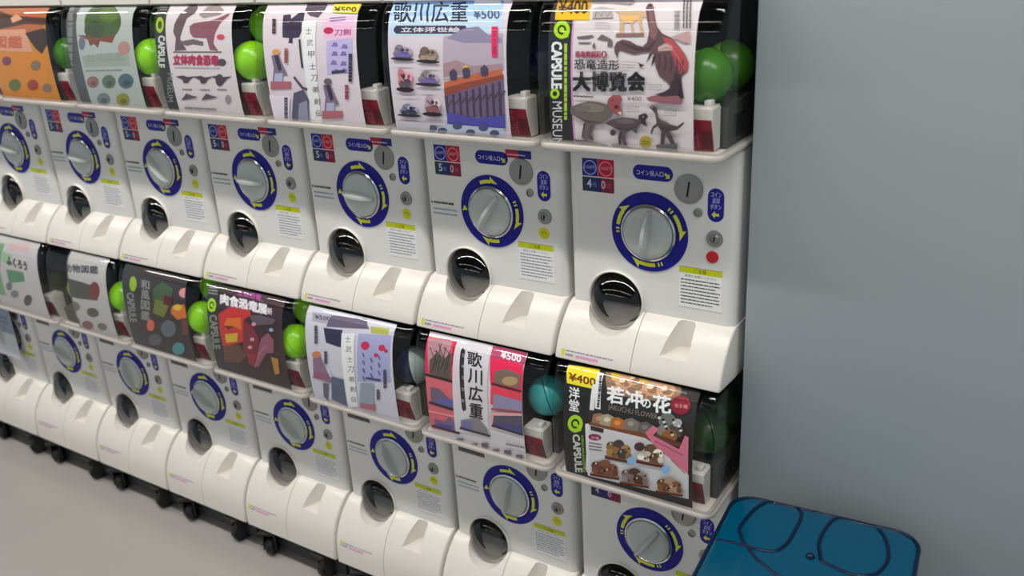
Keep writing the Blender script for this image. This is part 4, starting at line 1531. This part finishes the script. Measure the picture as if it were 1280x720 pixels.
def capsule(root_x, zc, x, y, z, m_lid, m_cup, label, group, tilt):
    t = thing('capsule', label, 'capsule', (root_x + x, y, zc + z), group)
    t.rotation_euler = tilt
    for nm, me, m in (('capsule_lid', cl, m_lid), ('capsule_cup', cc, m_cup)):
        o = link(nm, me, m, t)
        o.material_slots[0].link = 'OBJECT'
        o.material_slots[0].material = m
    return t


CAPS = {  # (tier, col): (lid, cup, colour word, spots)
    (0, 0): (GREEN, LIME, 'green', [(0.096, -0.030, 0.2355), (0.098, 0.045, 0.2375), (-0.099, -0.036, 0.2155)]),
    (0, 1): (NAVYP, NAVYP, 'navy', [(0.098, 0.030, 0.242)]),
    (0, 2): (NAVYP, CAPCLR, 'navy and clear', [(0.098, 0.030, 0.242)]),
    (0, 3): (LIME, LIME, 'lime', [(0.096, -0.040, 0.2355), (0.098, 0.055, 0.2375), (0.096, 0.007, 0.2905)]),
    (0, 4): (LIME, GREEN, 'lime', [(0.096, -0.040, 0.2355), (0.098, 0.055, 0.2375), (0.096, 0.007, 0.2905)]),
    (0, 5): (GREEN, GREEN, 'green', [(0.097, -0.034, 0.2355), (0.098, 0.042, 0.2375)]),
    (0, 6): (GREEN, GREEN, 'green', [(0.097, -0.034, 0.2355)]),
    (1, 0): (GREEN_SHADED, GREEN_SHADED, 'shade-darkened green', [(0.097, -0.003, 0.2355), (0.094, 0.070, 0.2375)]),
    (1, 1): (TEAL, TEAL, 'teal', [(0.098, -0.010, 0.2355)]),
    (1, 2): (FROST, NAVYP, 'frosted', [(0.096, -0.020, 0.2355)]),
    (1, 3): (LIME, LIME, 'lime', [(0.096, -0.040, 0.2355), (0.098, 0.055, 0.2375), (0.096, 0.007, 0.2905)]),
    (1, 4): (LIME, LIME, 'lime', [(0.096, -0.040, 0.2355), (0.098, 0.055, 0.2375), (0.096, 0.007, 0.2905)]),
    (1, 5): (LIME, LIME, 'lime', [(0.097, -0.036, 0.2355), (-0.096, -0.020, 0.2185)]),
    (1, 6): (OLIVE, OLIVE, 'olive', [(-0.098, -0.020, 0.2185)]),
}

# ------------------------------------------------------------------ machines
def put(root, off, name, me, m, loc=(0, 0, 0), rot=(0, 0, 0), parent=None):
    l = loc if parent is not None else tuple(a + b for a, b in zip(off, loc))
    o = link(name, me, m, parent or root, l, rot)
    return o


def machine(tier, col):
    zc = FLOOR - H * tier
    lower = tier == 1
    base = (0.069 if lower else zc - 0.213)
    if lower:
        base = 0.0
    x = -W * col
    t = thing('capsule_machine', LABELS[(tier, col)], 'capsule machine', (x, 0.0, base), ('lower' if lower else 'upper') + ' row of white capsule machines')
    off = (0, 0, zc - base)
    P = lambda *a, **k: put(t, off, *a, **k)
    P('housing', ME['housing'], PANEL)
    P('tray', ME['tray_l' if lower else 'tray_u'], WHITE)
    P('tray_label', ME['tray_label_l' if lower else 'tray_label_u'], INK)
    bz = P('outlet_bezel', ME['bezel'], WHITE)
    P('chute_back', ME['chute_back'], SLOT)
    P('chute_floor', ME['chute'], WHITE)
    P('outlet_door', ME['door'], DOOR, loc=(OC[0], 0, OC[1]), rot=(math.radians(-20), 0, 0))
    ring = P('dial_ring', ME['dial_ring'], NAVYM)
    st = 0 if col == 0 else 1
    for am in ARROWS[st]:
        put(t, off, 'dial_arrow', am, INK, parent=ring)
    P('dial_trim', ME['chrome'], CHROME)
    kn = P('knob', ME['knob'], KNOB, rot=(0, math.radians(-KNOB_ANGLE[(tier, col)]), 0))
    put(t, off, 'handle', ME['handle'], KNOB, parent=kn)
    cp = P('coin_plate', ME['coin'], STEEL, loc=(0.061, 0, 0.072))
    put(t, off, 'coin_slot', ME['slot'], SLOT, parent=cp, rot=(0, math.radians(8), 0))
    P('return_button', ME['hole'], STEEL, loc=(0.0755, 0, 0.039))
    lk = P('lock', ME['lock'], STEEL, loc=(0.101, 0, 0.003))
    put(t, off, 'keyway', ME['lockkey'], SLOT, parent=lk)
    if not lower:
        P('coin_label', ME['coin_label'], INK)
    P('return_label', ME['return_label'], INK)
    if col == 0:
        P('price_label', ME['price_label' if not lower else 'price_label_dark'], INK)
        P('caution_label', ME['caution_label'], INK)
        if not lower:
            P('red_button', ME['red'], RED, loc=(0.0985, 0, -0.0245))
        else:
            P('yellow_sticker', ME['yellow_sticker'], INK)
    else:
        if not lower:
            P('price_label', ME['price_label_5'], INK)
            P('coin_sticker', ME['coin_sticker'], INK)
        else:
            P('price_strip', ME['price_strip'], INK)
        P('turn_label', ME['turn_label'], INK)
        P('caution_label', ME['caution_label_b'], INK)
        P('yellow_sticker', ME['yellow_sticker'], INK)
    P('deck', ME['deck'], WHITE)
    P('inner_shell', ME['shell'], DARK)
    P('hopper', ME['hopper'], HOPM)
    P('hopper_mouth', ME['mouth'], SLOT)
    blk = P('coin_block', ME['block'], WHITE)
    put(t, off, 'sold_out_label', ME['sold'], INK, parent=blk)
    P('cover', ME['cover'], [CLEAR, BAND])
    P('rim', ME['rim'], RIM)
    fn = CARDS.get((tier, col))
    if fn:
        c = P('display_card', fn(), INK)
        c['label'] = CARD_LABELS[(tier, col)]
    if not lower:
        P('top_cap', ME['cap'], WHITE)
    else:
        P('base_pan', ME['pan'], DARK, loc=(0, 0, -zc))
        for (cx, cy) in ((-0.085, -0.048), (0.085, -0.048), (-0.085, 0.26), (0.085, 0.26)):
            k = link('caster', ME['fork'], BLACK, t, (cx, cy, 0.0), (0, 0, math.radians(25 if cx < 0 else -15)))
            link('wheel', ME['wheel'], BLACK, k)
    if (tier, col) in CAPS:
        ml, mc, word, spots = CAPS[(tier, col)]
        rnd = random.Random(col * 10 + tier)
        for (cx, cy, cz), where in zip(spots, ('front', 'rear', 'upper') if len(spots) > 1 else ('',)):
            short = CAPWHERE[(tier, col)]
            if cx < 0 and len(spots) > 1:
                where = 'left-hand'
                ml, mc, word = (FROSTG, FROSTG, 'frosted grey-green') if tier == 0 else (OLIVE, OLIVE, 'olive')
            capsule(x, zc, cx, cy, cz, ml, mc, ('%s %s capsule behind the clear cover of the %s' % (where, word, short)).strip(), '%s capsules in the %s' % (word, short),
                    (rnd.uniform(-0.5, 0.5), rnd.uniform(0.9, 1.6), rnd.uniform(-0.6, 0.6)))
    return t


NAVYM = mat('navy_decal', (14, 12, 132), 0.45, spec=0.3)
CAPWHERE = {(0, 0): 'dinosaur exhibition machine', (0, 1): 'bridge picture machine', (0, 2): 'upper costume figure machine', (0, 3): 'brown dinosaur machine',
            (0, 4): 'bonsai card machine', (0, 5): 'orange card machine', (0, 6): 'machine left of the orange card', (1, 0): 'flower card machine',
            (1, 1): 'red and white card machine', (1, 2): 'lilac card machine', (1, 3): 'dark red dinosaur machine', (1, 4): 'dark little figures machine',
            (1, 5): 'pale animal card machine', (1, 6): 'green brushwork machine'}

for col in range(8):
    for tier in (0, 1):
        machine(tier, col)

# ------------------------------------------------------------------ paper notice on the last machine
bm = bmesh.new()
box(bm, -0.085, 0.085, -0.0010, 0.0, -0.075, 0.075)
nt_ = link('paper_notice', mesh_from_bm(bm, 'paper_notice'), mat('notice_paper', (200, 204, 210), 0.6, noise=0.02), None, (-1.975, -0.017, FLOOR - H + 0.012))
nt_['label'] = 'pale paper notice with blue grey top taped over the leftmost lower machine'
nt_['category'] = 'notice'
Pn = Print(lambda z: -0.0012, bend=False)
Pn.raw(-0.085, 0.0, 0.085, 0.075, (132, 150, 168))
Pn.rule((-0.07, 0.05), (0.07, 0.05), (-0.07, 0.01), 3, (92, 106, 126), h=0.4, seed=4)
link('notice_print', Pn.mesh('notice_print'), INK, nt_)

# ------------------------------------------------------------------ blue bin in front of the grey wall
BINM = clear_mat('blue_translucent_plastic', (0.03, 0.30, 0.44), 0.12, 1.45, haze=0.55, hazecol=(0, 96, 132))
RIBM = clear_mat('blue_rib_plastic', (0.0, 0.10, 0.25), 0.15, 1.45, haze=0.6, hazecol=(0, 34, 70))


def rrect(w, d, r, n=8, cx=0.0, cy=0.0):
    p = []
    for sx, sy, a0 in ((1, 1, 0), (-1, 1, 90), (-1, -1, 180), (1, -1, 270)):
        for k in range(n + 1):
            a = math.radians(a0 + 90 * k / n)
            p.append((cx + sx * (w / 2 - r) + r * math.cos(a), cy + sy * (d / 2 - r) + r * math.sin(a)))
    return p


def loft(bm, rows, cap0=True, cap1=True):
    rings = [[bm.verts.new(p) for p in r] for r in rows]
    for a, b in zip(rings, rings[1:]):
        n = len(a)
        for k in range(n):
            bm.faces.new((a[k], a[(k + 1) % n], b[(k + 1) % n], b[k]))
    if cap0:
        bm.faces.new(rings[0][::-1])
    if cap1:
        bm.faces.new(rings[-1])


BW, BD = 0.258, 0.330
ZL = FLOOR - 0.363
bin_ = thing('bin', 'translucent blue plastic bin with two looped openings in its lid, against the grey wall', 'bin', (0.3055, -0.212, 0.0), None, math.radians(4.5))
bm = bmesh.new()
rows = []
for z, s, r in ((0.0, 0.86, 0.035), (0.004, 0.875, 0.035), (0.40, 0.965, 0.04), (ZL - 0.055, 0.975, 0.04)):
    rows.append([(x, y, z) for x, y in rrect(BW * s, BD * s, r)])
loft(bm, rows)
link('bin_body', mesh_from_bm(bm, 'bin_body', 40), BINM, bin_)
bm = bmesh.new()
rows = []
for z, ins, r in ((ZL - 0.060, 0.002, 0.040), (ZL - 0.052, 0.0, 0.041), (ZL - 0.012, 0.001, 0.036), (ZL - 0.005, 0.003, 0.034), (ZL - 0.001, 0.007, 0.032), (ZL, 0.012, 0.03), (ZL + 0.002, 0.075, 0.03), (ZL + 0.003, 0.11, 0.015)):
    rows.append([(x, y, z) for x, y in rrect(BW - 2 * ins, BD - 2 * ins, r)])
loft(bm, rows)
lid = link('bin_lid', mesh_from_bm(bm, 'bin_lid', 50), BINM, bin_)


def smooth_loop(pts, n=6):
    out = []
    m = len(pts)
    for i in range(m):
        p0, p1, p2, p3 = (np.array(pts[(i + k - 1) % m], float) for k in range(4))
        for k in range(n):
            t = k / n
            out.append(tuple(0.5 * ((2 * p1) + (-p0 + p2) * t + (2 * p0 - 5 * p1 + 4 * p2 - p3) * t * t + (-p0 + 3 * p1 - 3 * p2 + p3) * t ** 3)))
    return out


def to_bin(x, y):
    a = -math.radians(4.5)
    dx, dy = x - 0.3055, y + 0.212
    return dx * math.cos(a) - dy * math.sin(a), dx * math.sin(a) + dy * math.cos(a)


def lid_z(x, y):
    d = min(BW / 2 - abs(x), BD / 2 - abs(y))
    return float(np.interp(d, [0, 0.001, 0.003, 0.007, 0.012, 0.075, 0.11], [ZL - 0.04, ZL - 0.012, ZL - 0.005, ZL - 0.001, ZL, ZL + 0.002, ZL + 0.003]))


loopA = [to_bin(*p) for p in ((0.2084, -0.1558), (0.2014, -0.1417), (0.2021, -0.1177), (0.2056, -0.0861), (0.2142, -0.0640), (0.23, -0.0540), (0.2506, -0.0540), (0.2622, -0.0620), (0.2674, -0.0780), (0.2691, -0.1077), (0.2689, -0.1429), (0.2626, -0.1657), (0.2517, -0.1735), (0.2334, -0.1758), (0.2202, -0.1733))]
loopB = [to_bin(*p) for p in ((0.3115, -0.1438), (0.307, -0.1319), (0.3034, -0.1093), (0.3044, -0.0783), (0.3079, -0.0600), (0.3149, -0.0520), (0.334, -0.0500), (0.3589, -0.0510), (0.374, -0.0640), (0.3852, -0.0893), (0.3906, -0.1147), (0.3883, -0.1387), (0.3801, -0.1565), (0.3584, -0.1685), (0.3353, -0.1655), (0.3188, -0.1608))]
for lp in (loopA, loopB):
    bm = bmesh.new()
    L = smooth_loop(lp)
    sweep(bm, [(x, y, lid_z(x, y) - 0.0005) for x, y in L], 0.0030, 8, closed=True)
    link('loop_rib', mesh_from_bm(bm, 'loop_rib', 50), RIBM, bin_)
for pts in (((0.1820, -0.1781), (0.2054, -0.1760), (0.2250, -0.1755)), ((0.2261, -0.1783), (0.2428, -0.1954), (0.2628, -0.2075), (0.276, -0.216), (0.2926, -0.22))):
    bm = bmesh.new()
    P2 = [to_bin(*p) for p in pts]
    sweep(bm, [(x, y, lid_z(x, y) - 0.0005) for x, y in P2], 0.0027, 8)
    link('lid_rib', mesh_from_bm(bm, 'lid_rib', 50), RIBM, bin_)
bm = bmesh.new()
sweep(bm, [(x, y, ZL - 0.003) for x, y in rrect(BW - 0.006, BD - 0.006, 0.033)], 0.0028, 8, closed=True)
link('lid_edge', mesh_from_bm(bm, 'lid_edge', 50), RIBM, bin_)
bm = bmesh.new()
x_, y_ = to_bin(0.3036, -0.1599)
bmesh.ops.create_uvsphere(bm, u_segments=16, v_segments=8, radius=0.006, matrix=Matrix.Translation((x_, y_, lid_z(x_, y_))))
link('lid_knob', mesh_from_bm(bm, 'lid_knob', 60), RIBM, bin_)
